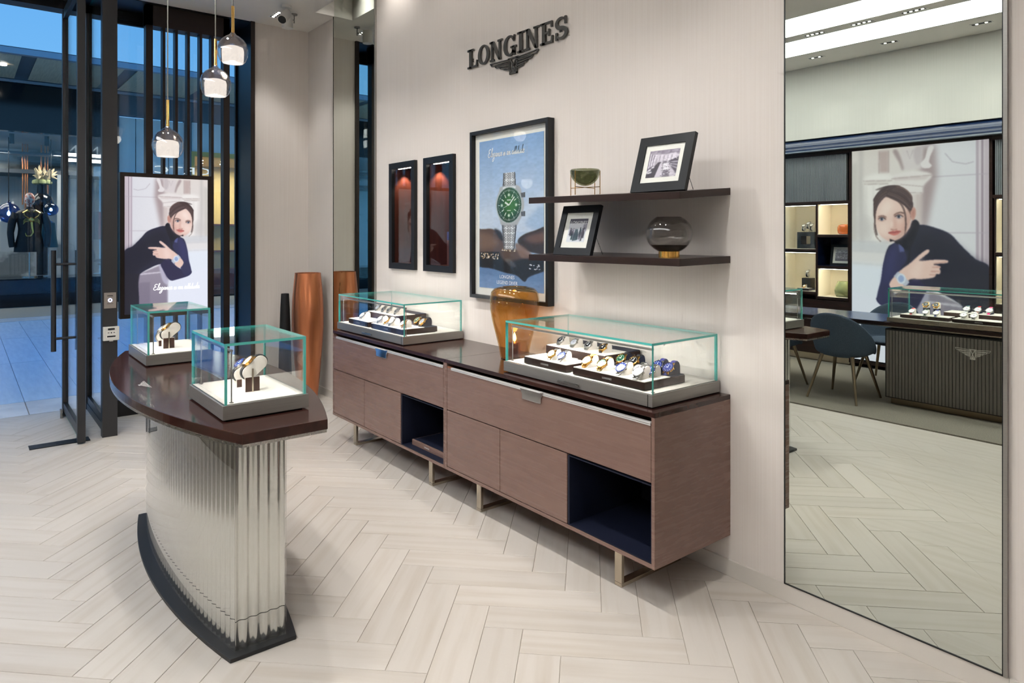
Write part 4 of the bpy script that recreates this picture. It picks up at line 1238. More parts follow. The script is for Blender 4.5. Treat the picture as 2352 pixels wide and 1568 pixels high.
def parade_photo():
    p = Paint(80, 104, (206,206,214))
    p.poly([(0,.0),(1,.0),(1,.2),(0,.2)], (70,66,82))
    p.poly([(.8,.2),(1,.2),(1,.55),(.8,.5)], (150,146,160))
    p.poly([(0,.6),(1,.6),(1,1),(0,1)], (216,218,224))
    rng = random.Random(9)
    for i in range(34):
        x_, y_ = rng.uniform(.12,.9), rng.uniform(.42,.7); c_ = rng.choice([(44,44,56),(90,90,108),(30,60,68),(170,170,184),(66,60,76)])
        p.poly([(x_-.03,y_),(x_+.03,y_),(x_+.04,y_+.24),(x_-.05,y_+.26)], c_, al=.85); p.ell(x_, y_-.03, .025, .022, (60,58,70), blur=0)
    p.poly([(.4,.45),(.55,.45),(.62,.9),(.34,.95)], (40,66,76), al=.8)
    return p
photo_frame('photo_frame', 'black photo frame with old workshop picture leaning on the upper shelf', (-2.118, -0.335, 1.853), 0.326, 0.285, math.radians(17), 0.045, 0.028, workshop_photo())
pf = photo_frame('photo_frame', 'black photo frame with LONGINES banner picture leaning on the lower shelf', (-2.692, -0.345, 1.5375), 0.286, 0.280, math.radians(17), 0.040, 0.034, parade_photo())
pw = 0.286-0.08-0.068
part('banner', text_geo('LONGINES', 0.026, shear=0.2).xf(Matrix.Rotation(-math.radians(17), 4, 'X') @ Matrix.Translation((0, 0.0066, 0.28-0.04-0.034-0.031))), 'ink_white', pf)

# bowl on brass stand
t = thing('glass_bowl', 'smoky olive glass bowl in a brass wire stand on the upper shelf', 'bowl', (-2.668, -0.26, 1.862))
R_ = 0.082
prof = [(0.001, .048)] + [(R_*math.sin(a), .048+R_*1.02-R_*1.02*math.cos(a)) for a in [PI/2*i/12 for i in range(1,13)]]
prof2 = [(r-.006 if r > .01 else .001, z+.006) for r, z in prof][::-1]
part('bowl', G().lathe(prof+[(R_-.003, .134)]+prof2, 40), 'glass_green_dark', t, smooth=True, ang=60)
for a in (0.2, 0.2+PI/2, 0.2+PI, 0.2+1.5*PI):
    part('leg', G().cyl((.095*math.cos(a), .095*math.sin(a), -0.004), (.095*math.cos(a), .095*math.sin(a), .125), .0022, .0022, 8), 'brass', t, smooth=True)
g = G()
for a in (0.2, 0.2+PI/2): g.cyl((-.095*math.cos(a), -.095*math.sin(a), .04), (.095*math.cos(a), .095*math.sin(a), .04), .002, .002, 8)
part('crossbar', g, 'brass', t, smooth=True)
# globe vase on gold ring
t = thing('globe_vase', 'smoked glass globe vase on a gold ring on the lower shelf', 'vase', (-2.085, -0.28, 1.5375))
R_ = 0.110
pr_ = [(R_*math.sin(a), .022+.092-R_*math.cos(a)*.86) for a in [PI*(.13+.69*i/22) for i in range(23)]]
pin = [(max(r-.004,.001), z) for r, z in pr_][::-1]
part('globe', G().lathe([(.001, pr_[0][1])]+pr_+pin+[(.001, pr_[0][1]+.006)], 44), 'glass_smoke', t, smooth=True, ang=60)
part('base_glass', G().lathe([(.001,.022)]+[(R_*.97*math.sin(a), .022+.092-R_*.97*math.cos(a)*.86) for a in [PI*(.13+.17*i/6) for i in range(7)]]+[(.001,.05)], 44), 'glass_smoke_dark', t, smooth=True, ang=60)
part('ring', G().lathe([(.046,0),(.049,0),(.049,.030),(.046,.030),(.046,0)], 36), 'gold', t, smooth=True)
# amber vase behind the showcase
t = thing('amber_vase', 'large amber glass vase standing on the sideboard between the two showcases', 'vase', (-3.335, -0.215, 0.874))
pr_ = [(.085,.0),(.090,.02),(.102,.09),(.122,.17),(.143,.25),(.153,.32),(.154,.375),(.146,.415),(.125,.438),(.09,.447),(.07,.446)]
pin = [(max(r-.007,.001), z+.004 if i == 0 else z) for i, (r, z) in enumerate(pr_)][::-1]
part('body', G().lathe([(.001,0)]+pr_+[(.066,.440)]+pin[1:]+[(.001,.012)], 48), 'glass_amber', t, smooth=True, ang=60)
cd = thing('candle', 'small lit candle glowing inside the amber vase', 'candle', (-3.335, -0.215, 0.8865))
part('holder', G().lathe([(.001,0),(.035,0),(.035,.09),(.001,.09)], 24), 'gold', cd, smooth=True)
part('flame', G().lathe([(.001,.092),(.010,.105),(.012,.118),(.006,.14),(.001,.152)], 16), 'flame', cd, smooth=True)
lamp('candle_glow', 'POINT', 0.7, (0,0,0.2), (1,0.6,0.28), parent=cd, shadow_soft_size=0.02)
# ---------------------------------------------------------------- boat-shaped island table
XC, YC = -3.615, -1.968
def boat(hl, we, wm_, n=28):
    """outline with flat ends; we half width at the ends, wm_ at the middle"""
    up = [(-hl+2*hl*i/n, we+(wm_-we)*(1-((-hl+2*hl*i/n)/hl)**2)) for i in range(n+1)]
    return [(x, -y) for x, y in up] + [(x, y) for x, y in reversed(up)]
tb = thing('island_table', 'curved display table with dark wood top on a fluted mirror-metal pedestal', 'table', (XC, YC, 0))
part('base_plate', G().prism(boat(0.878, 0.130, 0.234), 0.0, 0.016, 'z'), 'charcoal_base', tb, bevel=0.002)
def flute(z0, z1, hl=0.837, we=0.098, wm_=0.175, pitch=0.041, amp=0.0042, sub=12):
    o = boat(hl, we, wm_, 240)
    P = [Vector((p[0], p[1])) for p in o]
    out = []
    acc = 0.0; n = len(P)
    # resample along the outline with constant step and push in / out
    step = pitch/sub; i = 0; cur = P[0]; k = 0; d_left = step
    pts = [P[0]]
    for i in range(n):
        a, b = P[i], P[(i+1) % n]; seg = (b-a).length; t = 0.0
        while seg - t >= d_left:
            t += d_left; pts.append(a + (b-a)*(t/seg)); d_left = step
        d_left -= seg - t
    m = len(pts)
    for j, p in enumerate(pts):
        a, b = pts[j-1], pts[(j+1) % m]; d = (b-a); nn = Vector((d.y, -d.x)).normalized()
        out.append(p + nn*(amp*(math.cos(2*PI*j/sub)-1)))
    g = G(); m = len(out)
    g.add([(p.x, p.y, z0) for p in out]+[(p.x, p.y, z1) for p in out], [(i, (i+1) % m, (i+1) % m+m, i+m) for i in range(m)])
    return g
part('pedestal', flute(0.016, 0.128), 'fluted_metal', tb, smooth=True, ang=70)
part('pedestal', flute(0.131, 0.845), 'fluted_metal', tb, smooth=True, ang=70)
part('pedestal', flute(0.848, 0.890), 'fluted_metal', tb, smooth=True, ang=70)
part('core', G().prism(boat(0.825, 0.086, 0.163), 0.016, 0.89, 'z'), 'black', tb)
part('sleeve', G().prism(boat(0.842, 0.1025, 0.1795, 60), 0.0165, 0.8895, 'z'), 'glass', tb, smooth=True)
part('edge_strip', G().prism(boat(1.113, 0.158, 0.374), 0.890, 0.902, 'z'), 'steel', tb)
part('top', G().prism(boat(1.116, 0.160, 0.376, 40), 0.902, 0.940, 'z'), 'wood_top', tb, bevel=0.002)
k = 0.17
P = [[(p[0]*k, p[1]*k*0.9) for p in q] for q in EMB]
g = G()
for q in P: g.add([(p[0], p[1]+0.02, 0.9403) for p in q], [tuple(range(len(q)))])
g.xf(Matrix.Rotation(0.0, 4, 'Z')); part('emblem', g.xf(Matrix.Translation((-0.0, -0.268, 0))), 'silver_inlay', tb)

def table_case(xc, which, specs, blocks):
    zt = 0.940
    showcase('glass_showcase', f'square glass showcase with two watches on the island table, {which}', (xc, -1.968, zt), 0.49, 0.335, 0.060, 0.294, 'steel_dark', pull=False, power=1.1, group='square glass showcases on the island table')
    zd = zt+0.062
    for i, ((dx, dy, w, h), (st, ca, di)) in enumerate(zip(blocks, specs)):
        nm = ('taller', 'lower')[i]
        b = thing('display_block', f'{nm} dark wooden display block with metal pin, island showcase {which}', 'display block', (xc+dx, -1.968+dy, zd), group='display blocks in the island showcases')
        part('body', G().box(-0.022,0.022,-0.029,0.029,0,h), 'cushion', b, bevel=0.0008)
        part('front', G().box(0.022,0.0235,-0.0285,0.0285,0.0005,h-0.0015), 'wood', b)
        part('pin', G().box(0.0235,0.0262,-0.0035,0.0035,0,h+0.034), 'champagne', b)
        watch(f'{STN[st]} watch with {DLN[di]} on the {nm} block, island showcase {which}', (xc+dx+0.002, -1.968+dy+0.012, zd+h+0.036), 1.02, st, ca, di, 'cushion', group='watches in the island showcases', oval=True)
table_case(-2.947, 'nearer the camera', [('strap_black','gold','dial_white'),('strap_black','steel','dial_blue')], [(0.046,-0.0,.06,.060),(-0.066,0.0,.05,.034)])
table_case(-4.327, 'nearer the storefront', [('strap_black','gold','dial_silver'),('steel','steel','dial_silver')], [(0.046,-0.018,.06,.060),(-0.062,-0.02,.05,.034)])

# ---------------------------------------------------------------- floor vases in the corner
t = thing('floor_vase', 'tall copper-coloured floor vase standing in the corner beside the mirror strip', 'vase', (-6.635, -0.205, 0))
pr_ = [(.088,0),(.094,.02),(.108,.14),(.126,.34),(.143,.56),(.152,.74),(.153,.86),(.148,1.0),(.139,1.12),(.127,1.235),(.1245,1.262),(.119,1.262),(.118,1.24),(.13,1.1),(.142,.86),(.13,.5),(.10,.1),(.001,.05)]
part('body', G().lathe([(.001,0)]+pr_, 48), 'copper', t, smooth=True)
solo('floor_vase', G().lathe([(.001,0),(.066,0),(.070,.04),(.066,.2),(.056,.6),(.046,.9),(.039,1.03),(.038,1.043),(.031,1.043),(.03,1.0),(.001,.99)], 32), 'vase_black',
     'slim matt black floor vase beside the tall copper vase', 'vase', (-6.905, -0.335, 0), smooth=True)

# ---------------------------------------------------------------- pendant lamps
def pendant(loc, label, zc=ZC):
    x_, y_, zb = loc
    t = thing('pendant_lamp', label, 'pendant lamp', (x_, y_, zb), group='blown-glass pendant lamps')
    part('ceiling_rose', G().cyl((0,0,zc-zb-0.02),(0,0,zc-zb),0.045,0.05,24), 'black', t, smooth=True)
    part('cord', G().cyl((0,0,.41),(0,0,zc-zb-0.02),0.0042,0.0042,8), 'cable_grey', t, smooth=True)
    part('neck', G().lathe([(.001,.415),(.011,.415),(.011,.24),(.0125,.225),(.001,.22)], 20), 'brass', t, smooth=True)
    pts = [(.071,0),(.088,.018),(.1015,.05),(.1065,.085),(.104,.115),(.094,.145),(.075,.172),(.05,.192),(.026,.206),(.015,.222)]
    gl = part('globe', G().lathe(pts+[(r-.003, z-.001) for r, z in pts][::-1]+[(.071,0)], 44), 'glass_pendant', t, smooth=True, ang=60)
    sub = [(r-.006, z-.002) for r, z in pts if z > .11]
    part('tinted_dome', G().lathe(sub, 44), 'glass_mirrored', gl, smooth=True)
    part('diffuser', G().lathe([(.073,.004),(.076,.09),(.07,.112),(.045,.122),(.001,.124)], 36), 'pendant_glow', t, smooth=True)
    part('bulb', G().lathe([(.001,.012),(.018,.02),(.026,.042),(.02,.066),(.001,.085)], 20), 'bulb_glow', t, smooth=True)
    lamp('pendant_glow', 'POINT', 1.0, (0,0,-0.03), (1,.9,.76), parent=t, shadow_soft_size=0.06)
pendant((-5.468,-1.734,2.208), 'lowest of the three smoky glass pendant lamps by the storefront')
pendant((-5.251,-1.462,2.650), 'middle-height smoky glass pendant lamp of the three by the storefront')
pendant((-5.172,-1.364,2.889), 'highest of the three smoky glass pendant lamps by the storefront')

# ---------------------------------------------------------------- storefront
struct('trim_1', G().box(-7.13,-7.105,-0.612,-0.57,0,ZC), 'brown_metal')
struct('trim_2', G().box(-7.66,-7.13,-0.6,-0.57,0,ZC), 'black_frame').active_material.name
struct('trim_3', G().box(-7.66,-7.06,-1.84,-0.6,0,0.15), 'black')
struct('trim_4', G().box(-7.72,-7.55,-3.9,-0.57,3.725,3.95), 'black_frame')
struct('trim_5', G().box(-7.56,-7.12,-3.9,-0.57,ZC-0.006,ZC+0.2), 'black')
ss = thing('slat_screen', 'dark brown screen of upright slats behind the light box', 'screen', (-7.21, -1.18, 0.15))
for y0, y1 in ((-1.556,-1.497), (-0.859,-0.800)): part('post', G().box(-7.27,-7.17,y0,y1,0.15,ZC-0.006), 'brown_metal', ss, w=True)
sl = mesh_of('slat', G().box(-0.05,0.04,-0.012,0.012,0,3.46), 'brown_metal')
for yy in (-1.401,-1.2915,-1.184,-1.0715,-0.9635): part('slat', sl, None, ss, loc=(0, yy+1.18, 0))
part('header', G().box(-7.30,-7.17,-1.556,-0.80,3.61,ZC-0.006), 'brown_metal', ss, w=True)
w1 = struct('window_1', G().box(-7.62,-7.58,-1.86,-0.6,0.15,0.19).box(-7.62,-7.58,-1.86,-0.6,3.69,3.725).box(-7.62,-7.58,-0.62,-0.6,0.19,3.69), 'black_frame')
part('pane', pane_box(G(), -7.606, -7.594, -1.9, -0.61, 0.19, 3.69), ['glass_store','edge_teal'], w1)

# light box with the portrait
lb = thing('light_box', 'illuminated portrait of a woman in a navy turtleneck, in the shop window', 'light box', (-7.05, -1.4045, 0.886))
part('frame', frame_geo(-1.795, -1.014, 0.886, 2.205, 0.036, -0.045, 0.04).xf(Matrix.Rotation(PI/2, 4, 'Z')).xf(Matrix.Translation((-7.05,0,0))), 'brown_metal', lb, w=True)
part('housing', G().box(-7.085,-7.03,-1.76,-1.05,0.92,2.17), 'black', lb, w=True)
PM = print_mesh('portrait_print', PORTRAIT, 1.0, 1.72, 'print_light')
o = part('screen', PM, None, lb, loc=(0.028, -1.760+1.4045, 0.92-0.886), rz=PI/2); o.scale = (0.711, 1, 0.727)
g = slogan(0.235, 0.20, 0.40, 0.0)
o = part('lettering', g, 'ink_glow', lb, loc=(0.030, -1.760+1.4045, 0.045), rz=PI/2)
part('bracket', G().box(-7.169,-7.085,-1.545,-1.51,1.2,1.23).box(-7.169,-7.085,-1.545,-1.51,1.9,1.93), 'brown_metal', lb, w=True)

# fixed glazed return with its post, and the open door leaf
d2 = struct('door_2', G().box(-6.50,-6.417,-2.014,-1.907,0,ZC).box(-7.55,-6.50,-1.985,-1.935,0.0,0.06).box(-7.62,-7.55,-1.99,-1.93,0,3.8), 'charcoal')
part('rail', G().box(-7.55,-6.5,-1.980,-1.940,0.06,0.125), 'black_frame', d2)
part('pane', pane_box(G(), -7.55,-6.5,-1.966,-1.954,0.125,ZC-0.01), ['glass_store','edge_teal'], d2)
part('pull_bar', G().cyl((-7.1,-1.90,0.62),(-7.1,-1.90,1.5),0.016,0.016,14).cyl((-7.1,-1.954,0.72),(-7.1,-1.90,0.72),0.009,0.009,10).cyl((-7.1,-1.954,1.38),(-7.1,-1.90,1.38),0.009,0.009,10), 'charcoal', d2, smooth=True)
d1 = struct('door_1', G().box(-6.385,-6.325,-2.196,-2.141,0.012,3.66).box(-7.40,-7.34,-2.196,-2.141,0.012,3.66).box(-7.34,-6.385,-2.19,-2.147,3.58,3.66), 'charcoal')
part('rail', G().box(-7.34,-6.385,-2.19,-2.147,0.06,0.135), 'black_frame', d1)
part('sill_glass', pane_box(G(), -7.34,-6.385,-2.174,-2.163,0.014,0.06), ['glass_store','edge_teal'], d1)
part('pane', pane_box(G(), -7.34,-6.385,-2.174,-2.163,0.135,3.58), ['glass_store','edge_teal'], d1)
for yy in (-2.265, -2.075):
    h_ = part('pull_bar', G().cyl((-7.33,yy,0.603),(-7.33,yy,1.503),0.021,0.021,16), 'charcoal', d1, smooth=True)
part('pull_stay', G().cyl((-7.33,-2.265,0.716),(-7.33,-2.075,0.716),0.012,0.012,12).cyl((-7.33,-2.265,1.379),(-7.33,-2.075,1.379),0.012,0.012,12), 'charcoal', d1, smooth=True)
part('floor_lock', G().cyl((-7.33,-2.205,0.0),(-7.33,-2.205,0.075),0.012,0.012,12).box(-7.36,-7.30,-2.215,-2.197,0.05,0.08), 'steel_dark', d1)
solo('floor_plate', G().box(-0.06,0.06,-0.2,0.2,0,0.006).cyl((0.02,0.02,0.006),(0.02,0.02,0.0075),0.006,0.006,10).cyl((0.02,-0.02,0.006),(0.02,-0.02,0.0075),0.006,0.006,10), 'black',
     'black metal door track plate screwed to the floor under the door', 'floor plate', (-6.455, -2.30, 0))
t = thing('exit_button', 'steel exit button plate with glowing blue ring on the door post', 'switch', (-6.417, -1.96, 1.045))
part('plate', G().box(0,0.004,-0.043,0.043,0,0.128), 'plate_steel', t, bevel=0.001)
part('ring', G().lathe([(.009,0),(.015,0),(.015,.003),(.009,.003),(.009,0)], 24).xf(Matrix.Translation((0.004,0,0.066)) @ Matrix.Rotation(PI/2,4,'Y')), 'button_glow', t)
part('button', G().cyl((0.004,0,0.066),(0.0065,0,0.066),.008,.008,20), 'plate_steel', t, smooth=True)
part('marking', G().box(0.004,0.0042,-0.02,0.02,0.098,0.104).box(0.004,0.0042,-0.022,0.022,0.036,0.039), 'ink_black', t)
t = thing('call_point', 'small white emergency door release box on the door post', 'call point', (-6.417, -1.955, 0.785))
part('box', G().box(0,0.03,-0.058,0.058,0,0.112), 'plastic_white', t, bevel=0.004)
part('window', G().box(0.03,0.0306,-0.036,0.036,0.022,0.078), 'paper', t)
part('marking', G().box(0.03,0.0309,-0.024,0.024,0.086,0.100).box(0.0306,0.0312,-0.026,-0.014,0.062,0.067).cyl((0.0306,0,0.064),(0.0315,0,0.064),.005,.005,12).box(0.0306,0.0312,0.014,0.026,0.062,0.067).box(0.0306,0.0312,-0.03,0.03,0.028,0.04), 'ink_black', t)
part('key_tab', G().box(0.008,0.02,-0.012,0.014,-0.008,0), 'plastic_white', t)
# ---------------------------------------------------------------- the street outside
pv = struct('pavement', G().box(-20.5,-7.66,-9,6,-0.12,-0.012), 'grout')
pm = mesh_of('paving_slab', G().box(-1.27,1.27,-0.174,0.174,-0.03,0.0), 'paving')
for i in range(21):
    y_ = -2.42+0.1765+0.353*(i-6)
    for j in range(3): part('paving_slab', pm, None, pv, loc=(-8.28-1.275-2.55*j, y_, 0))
pm = mesh_of('threshold_slab', G().box(-0.305,0.305,-0.52,0.52,-0.03,0.0), 'paving_light')
for i in range(7): part('threshold_slab', pm, None, pv, loc=(-7.968, -2.42+0.525+1.05*(i-3), 0))
part('kerb_band', G().box(-16.6,-15.95,-9,6,-0.03,0.004), 'paving_light', pv)
part('kerb_strip', G().box(-19.0,-16.6,-9,6,-0.03,0.006), 'kerb_olive', pv)

# building opposite: black marble shop front under a long canopy
XF = -19.0
bd = thing('shop_building', 'black marble shop building across the street under a long canopy', 'building', (XF, -2, 0))
def bpart(n, g, m_, p=None, **k_): return part(n, g, m_, p or bd, w=True, **k_)
bpart('canopy', G().box(-19.2,-15.9,-9,6,5.10,5.16), 'facade_grey')
bpart('canopy_edge', G().box(-15.98,-15.88,-9,6,5.03,5.14), 'fascia')
sp = mesh_of('soffit_panel', G().box(-1.25,1.25,-0.75,0.75,0,0.02), 'soffit_wood')
for i in range(9):
    o = part('soffit_panel', sp, None, bd, loc=(-17.45-XF, -8+1.75*i+2, 5.075))
bpart('soffit_trim', G().box(-18.95,-18.88,-9,6,5.03,5.09).box(-16.12,-16.05,-9,6,5.05,5.09), 'cornice_strip')
# facade pieces
bpart('fascia', G().box(-19.25,-19.0,-9,-0.02,3.96,5.1), 'marble_black')
bpart('fascia_lower', G().box(-19.22,-18.98,-1.05,-0.02,3.27,3.96), 'marble_black')
bpart('pier', G().box(-19.25,-18.97,-0.12,0.08,0,5.1), 'marble_black')
bpart('plinth', G().box(-19.3,-18.95,-9,0.0,0,0.28), 'marble_black')
bpart('display_step', G().box(-20.6,-19.3,-9,0.0,0.28,0.62), 'marble_black')
bpart('upper_wall', G().box(-19.3,-19.05,0.08,6,4.55,5.1), 'facade_grey')
bpart('shop_ceiling', G().box(-23,-19.25,-9,6,3.96,4.05), 'shop_grey')
bpart('shop_floor', G().box(-23,-19.0,-9,6,0.0,0.05), 'marble_black')
bpart('shop_wall', G().box(-23.1,-23,-9,0,0,3.96), 'marble_white')
bpart('shop_wall', G().box(-21.6,-21.5,-0.95,0.0,0.6,3.2), 'marble_white')
bpart('ceiling_band', G().box(-22.9,-21.5,-9,-0.2,3.2,3.3).box(-21.0,-20.6,-9,-0.2,3.60,3.66), 'facade_grey')
bpart('window_pane', pane_box(G(), -19.02,-19.0,-9,-0.12,0.28,3.96), ['glass_store','edge_teal'])
bpart('window_mullion', G().box(-19.05,-18.98,-1.1,-1.03,0.28,3.96), 'black')
# track spots
for yy in (-2.0, -1.33):
    bpart('track_spot', G().cyl((-19.6,yy,3.96),(-19.6,yy,3.73),0.05,0.05,14), 'black', smooth=True)
# second shop: pale panels, then a gold-lit shop
for i in range(4):
    bpart('pale_panel', G().box(-19.2,-19.05,0.09+0.37*i,0.09+0.37*i+0.35,0.3,4.5), 'facade_pale')
bpart('dark_reveal', G().box(-19.25,-19.0,1.57,1.72,0,4.55), 'facade_grey')
for i in range(5):
    bpart('pale_panel', G().box(-19.2,-19.05,1.74+0.86*i,1.74+0.86*i+0.84,3.78,4.53), 'facade_pale')
bpart('gold_frame', G().box(-19.2,-19.0,1.72,6,3.66,3.78).box(-19.2,-19.0,1.72,1.80,0,3.66), 'shop_gold')
bpart('gold_room', G().box(-22.3,-22.2,1.72,6,0,3.7).box(-22.2,-19.2,1.72,6,3.70,3.76).box(-22.2,-19.2,1.70,1.76,0,3.7), 'shop_gold')
bpart('gold_shelf', G().box(-22.2,-21.8,1.8,6,1.1,1.15).box(-22.2,-21.8,1.8,6,1.9,1.95).box(-22.2,-21.6,1.8,6,0.05,0.6), 'wood_red')
bpart('window_pane', pane_box(G(), -19.06,-19.04,1.8,6,0.05,3.66), ['glass_store','edge_teal'])
gsp = [(-20.4,2.3),(-20.4,2.9),(-21.2,2.5),(-21.2,3.1)]
for (x_, y_) in gsp: bpart('spot', G().cyl((x_,y_,3.70),(x_,y_,3.69),0.07,0.07,12), 'lamp_glow')
# lettering as it reads from inside the shop
Mz = Matrix.Rotation(PI/2, 4, 'Z')
g = text_geo('ANAN', 0.30, 0.005)  # sign reflected in the door glass, modelled as glowing letters on the facade
g.xf(Matrix.Scale(-1, 4, (1,0,0))); g.f = [tuple(reversed(q)) for q in g.f]
bpart('lettering', g.xf(Mz).xf(Matrix.Translation((-18.96,-0.58,3.52))), 'sign_glow')
bpart('reflected_mark', G().box(-18.965,-18.955,-0.30,-0.27,3.9,4.08).box(-18.965,-18.955,-0.30,-0.12,4.05,4.08).box(-18.965,-18.955,-0.30,-0.12,3.9,3.93), 'sign_glow')
g = text_geo('CRTCI', 0.26, 0.005)
g.xf(Matrix.Scale(-1, 4, (1,0,0))); g.f = [tuple(reversed(q)) for q in g.f]
bpart('lettering', g.xf(Mz).xf(Matrix.Scale(2.0,4,(0,1,0))).xf(Matrix.Translation((-18.98,1.45,3.18))), 'sign_glow')
for (x_, y_, e_, sz) in ((-21,-3.2,120,2.4),(-20.5,-0.7,60,0.8),(-20.6,3.4,140,1.8)):
    lamp('shop_light', 'AREA', e_, (x_-XF, y_+2, 3.62), (1.0,0.95,0.86), (0,0,0), bd, shape='SQUARE', size=sz)
lamp('canopy_spot', 'SPOT', 40, (-17.2-XF, -2.25+2, 5.0), (1,.95,.85), (0,0,0), bd, spot_size=math.radians(90), spot_blend=.5, shadow_soft_size=.05)
bpart('canopy_lamp', G().cyl((-17.2,-2.25,5.07),(-17.2,-2.25,5.04),0.06,0.06,16), 'lamp_glow')

# shop window dressing
def on19(x_px, X):   # y on plane X for an image column
    dx, dy = -0.7809+(x_px-1176)/1580*0.6247, 0.6247+(x_px-1176)/1580*0.7809
    return -2.903 + dy*(X/dx)
# mannequin with scorpion jacket
X_ = -20.0; y_ = on19(68, X_)
mn = thing('mannequin', 'mannequin in a black jacket with golden scorpion in the window opposite', 'mannequin', (X_, y_, 0.62))
def ring(z, rx, ry, n=20, cy=0, cx=0): return [(cx+rx*math.cos(2*PI*i/n), cy+ry*math.sin(2*PI*i/n), z) for i in range(n)]
part('stand', G().cyl((0,0,0),(0,0,0.02),0.16,0.16,24).cyl((0,0,0.02),(0,0,0.75),0.018,0.018,12), 'steel', mn, smooth=True)
part('jacket', G().loft([ring(0.60,.15,.31),ring(0.75,.15,.30),ring(1.0,.135,.24),ring(1.15,.13,.225),ring(1.4,.145,.26),ring(1.52,.13,.29),ring(1.58,.10,.22),ring(1.62,.06,.09),ring(1.68,.055,.07)]), 'coat_black', mn, smooth=True)
for sg in (-1, 1):
    part('sleeve', G().tube([(0,sg*.26,1.52),(0.0,sg*.34,1.30),(0.02,sg*.37,1.05),(0.05,sg*.35,.80),(0.06,sg*.34,.72)], [.085,.085,.07,.065,.06], 12), 'coat_black', mn, smooth=True)
part('head', G().lathe([(.001,1.66),(.05,1.67),(.055,1.72),(.095,1.78),(.105,1.86),(.09,1.95),(.05,2.0),(.001,2.01)], 24), 'head_pattern', mn, smooth=True)
sc_ = [G().lathe([(.001,-.06),(.05,-.03),(.06,.0),(.04,.05),(.001,.07)], 14, sx=.3)]
g = sc_[0]
for sg in (-1, 1):
    g.tube([(0,sg*.05,.04),(0,sg*.13,.10),(0,sg*.16,.17),(0,sg*.08,.22),(0,sg*.03,.19)], [.014,.016,.024,.026,.008], 8)
    for k_ in range(3): g.tube([(0,sg*.05,.02-.03*k_),(0,sg*.12,.03-.035*k_),(0,sg*.16,-.03-.035*k_)], .007, 6)
g.tube([(0,0,-.05),(0,.01,-.18),(0,.03,-.30),(0,-.02,-.38),(0,-.10,-.38),(0,-.12,-.31)], [.028,.024,.02,.018,.014,.006], 8)
part('scorpion', g.xf(Matrix.Translation((.155,.03,1.36))), 'gold', mn, smooth=True)
# second figure: hanging dark dress
X_ = -20.2; y_ = on19(112, X_)
dm = thing('dress_form', 'dark teal dress on a slim stand beside the mannequin opposite', 'dress form', (X_, y_, 0.62))
part('stand', G().cyl((0,0,0),(0,0,0.02),0.12,0.12,20).cyl((0,0,0.02),(0,0,0.8),0.012,0.012,10), 'steel', dm, smooth=True)
part('dress', G().loft([ring(.7,.13,.2),ring(.95,.1,.16),ring(1.15,.1,.14),ring(1.3,.08,.13),ring(1.36,.03,.04)]), 'strap_teal', dm, smooth=True)
# pampas arrangement
X_ = -20.9; y_ = on19(97, X_)
pa = thing('pampas_vase', 'round dark vase with a bunch of dry pampas plumes in the window opposite', 'vase', (X_, y_, 0.62))
part('pedestal', G().cyl((0,0,0),(0,0,1.55),0.12,0.12,20), 'black', pa, smooth=True)
part('vase', G().lathe([(.001,1.55),(.09,1.56),(.2,1.65),(.25,1.8),(.21,1.96),(.11,2.05),(.1,2.3),(.12,2.34)], 28), 'marble_black', pa, smooth=True)
rng = random.Random(2); g = G()
for k_ in range(34):
    a = rng.uniform(0,2*PI); r_ = rng.uniform(.05,.36); zz = 2.62+rng.uniform(-.16,.2)-r_*.25
    g.tube([(0.04*math.cos(a),0.04*math.sin(a),2.3),(r_*.55*math.cos(a),r_*.55*math.sin(a),2.5),(r_*math.cos(a),r_*math.sin(a),zz)], [.012,.055,.008], 6)
part('plumes', g, 'pampas', pa, smooth=True)
g = G()
for k_ in range(7):
    a = 2*PI*k_/7; g.lathe([(.001,-.07),(.07,-.04),(.08,0),(.06,.05),(.001,.07)], 12, c=(.14*math.cos(a),.14*math.sin(a),2.33))
part('moss', g, 'moss', pa, smooth=True)
# hanging glass lamps
for (px, X_, z_, r_, m_, lb_) in ((20,-20.3,2.15,.24,'glass_blue','big bubbled glass pendant globe hanging in the shop window opposite'),(117,-20.2,2.25,.16,'glass_blue','smaller blue glass pendant globe hanging beside the pampas vase opposite')):
    y_ = on19(px, X_)
    t = thing('glass_pendant', lb_, 'pendant lamp', (X_, y_, z_-r_))
    part('cord', G().cyl((0,0,2*r_),(0,0,3.96-z_+r_),.01,.01,8), 'black', t)
    part('globe', G().lathe([(.001,0)]+[(r_*math.sin(a), r_-r_*math.cos(a)) for a in [PI*i/16 for i in range(1,16)]]+[(.02,2*r_+.06)], 26), m_, t, smooth=True)
    part('bulb', G().lathe([(.001,r_*.7),(.03,r_*.8),(.035,r_),(.001,r_*1.25)], 14), 'led_white', t, smooth=True)
# hanging copper tubes
t = thing('hanging_rods', 'group of slender copper rods hanging from the shop ceiling opposite', 'decoration', (-21.6, -1.9, 2.2))
for k_, (px, zb) in enumerate(((52,2.4),(58,2.1),(63,2.3),(95,2.9),(104,2.8),(110,2.7))):
    yy = on19(px, -21.6); part('rod', G().cyl((-21.6,yy,zb),(-21.6,yy,3.96),.018,.018,8), 'copper', t, w=True, smooth=True)
# colour sample rack
rk = thing('sample_rack', 'black wall rack filled with small coloured leather samples across the street', 'rack', (-21.45, on19(213,-21.4), 1.5))
part('frame', G().box(-.03,0,-.30,.30,0,.75), 'black', rk)
for ix, cm in enumerate(('strap_white','strap_red','strap_blue','dial_green','strap_teal','strap_red','cushion_navy')):
    me = mesh_of('sample', G().box(0,.02,-.032,.032,0,.075), cm)
    for iz in range(8): part('sample', me, None, rk, loc=(0, -.255+.085*ix, .02+.09*iz))
